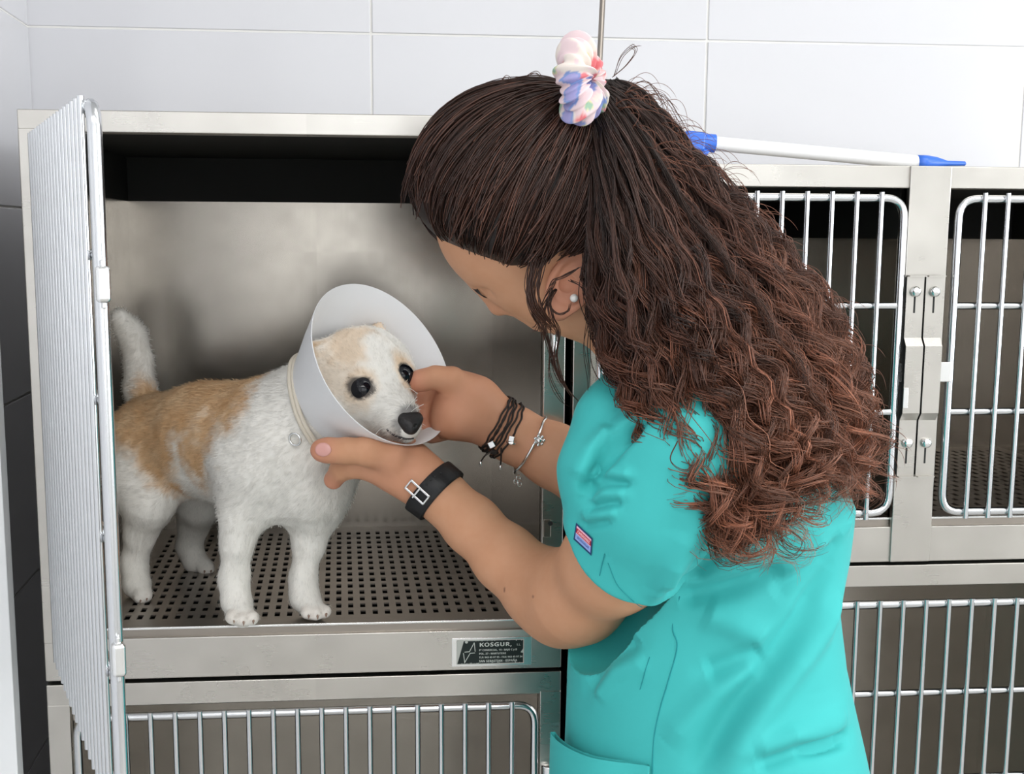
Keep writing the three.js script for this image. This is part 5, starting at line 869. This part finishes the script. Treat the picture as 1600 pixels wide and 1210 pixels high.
{ // loose silver chain
  const t = thing('silver_bracelet', 'thin silver bracelet with a flower bead hanging on the far forearm', 'bracelet');
  const c = V([0.2649, 0.2216, 0.0130]), axis = V([0.2975, 0.2143, 0.0150]).sub(V([0.2218, 0.2546, 0.0120])).normalize();
  const p = ringOn(armRField, c, axis, 0.0016, 0.0, 60); const low = p.map((q) => { const k = sstep(-0.01, -0.045, q.y - c.y); return [q.x - 0.008 * k - 0.004 * sstep(0.01, 0.03, q.z - c.z), q.y - 0.004 * k, q.z + 0.001]; });
  obj('chain', tube(low, 0.00165, 240, 8, true), M.bright, t);
  const f = onField(armRField, [0.2393, 0.2748, 0.3000], [0.2948, 0.2171, -0.1000]), fl = sub('flower_bead', t); fl.position.set(f[0], f[1], f[2] + 0.0035); fl.userData.label = 'silver flower bead';
  obj('bead_core', new THREE.SphereGeometry(0.0042, 16, 12), M.bright, fl); for (let i = 0; i < 7; i++) { const a = i / 7 * 6.283; obj('petal', new THREE.SphereGeometry(0.0022, 10, 8).translate(Math.cos(a) * 0.0055, Math.sin(a) * 0.0055, 0), M.bright, fl); }
  for (const q of [[0.2509, 0.1906, 0.0380], [0.2480, 0.1863, 0.0360], [0.2530, 0.1827, 0.0340]]) obj('charm', new THREE.TorusGeometry(0.0030, 0.0009, 8, 16).rotateY(0.6).translate(q[0], q[1], q[2]), M.bright, t);
}
{ // scrunchie
  const c = V([0.2705, 0.6292, 0.3450]), ax = new THREE.Vector3(0.80, 0.18, 0.58).normalize(), u = new THREE.Vector3(0, 1, 0).addScaledVector(ax, -ax.y).normalize(), v = new THREE.Vector3().crossVectors(ax, u);
  const NU = 200, NV = 44, pos = [], col = [], idx = [];
  for (let i = 0; i < NU; i++) for (let j = 0; j < NV; j++) {
    const a = i / NU * Math.PI * 2, b = j / NV * Math.PI * 2;
    const puff = 1 + 0.16 * Math.sin(a * 5 + 1) + 0.12 * Math.sin(a * 9 + 2.3), fold = 0.0022 * Math.sin(a * 22 + 2.2 * Math.sin(b + a * 3)) + 0.0016 * Math.sin(a * 13 + b * 2 + 1);
    const r = 0.0158 * puff + fold, R = 0.0190 + 0.003 * Math.sin(a * 3 + 0.5);
    const d = u.clone().multiplyScalar(Math.cos(a) * 1.12).addScaledVector(v, Math.sin(a) * 0.86), p = c.clone().addScaledVector(d, R + r * Math.cos(b)).addScaledVector(ax, r * Math.sin(b));
    pos.push(p.x, p.y, p.z);
    const s = 62, n1 = noise(p.x * s, p.y * s, p.z * s + 5), n2 = noise(p.x * s + 40, p.y * s * 0.8, p.z * s), n3 = noise(p.x * s * 1.2, p.y * s * 1.2 + 70, p.z * s), n4 = noise(p.x * s * 0.8 + 9, p.y * s + 20, p.z * s * 1.1 + 33);
    let q = [0.74, 0.58, 0.60]; if (n4 > 0.6) q = [0.76, 0.68, 0.62]; if (n1 > 0.70) q = [0.20, 0.29, 0.56]; if (n1 > 0.80) q = [0.34, 0.32, 0.58]; if (n2 > 0.76) q = [0.30, 0.46, 0.34]; if (n2 > 0.73 && n2 <= 0.76) q = [0.68, 0.64, 0.36]; if (n3 > 0.80) q = [0.72, 0.18, 0.20]; if (n3 > 0.76 && n3 <= 0.80) q = [0.76, 0.46, 0.44];
    col.push(...q); const i2 = (i + 1) % NU, j2 = (j + 1) % NV; idx.push(i * NV + j, i2 * NV + j, i * NV + j2, i2 * NV + j, i2 * NV + j2, i * NV + j2);
  }
  const g = new THREE.BufferGeometry(); g.setAttribute('position', new THREE.Float32BufferAttribute(pos, 3)); g.setAttribute('color', new THREE.Float32BufferAttribute(col, 3)); g.setIndex(idx); g.computeVertexNormals();
  tag(obj('scrunchie', g, new THREE.MeshPhysicalMaterial({ vertexColors: true, roughness: 0.7, sheen: 0.3 })), 'pale pink floral fabric scrunchie tying the hair at the crown', 'hair tie');
}

renderer.render(scene, camera);
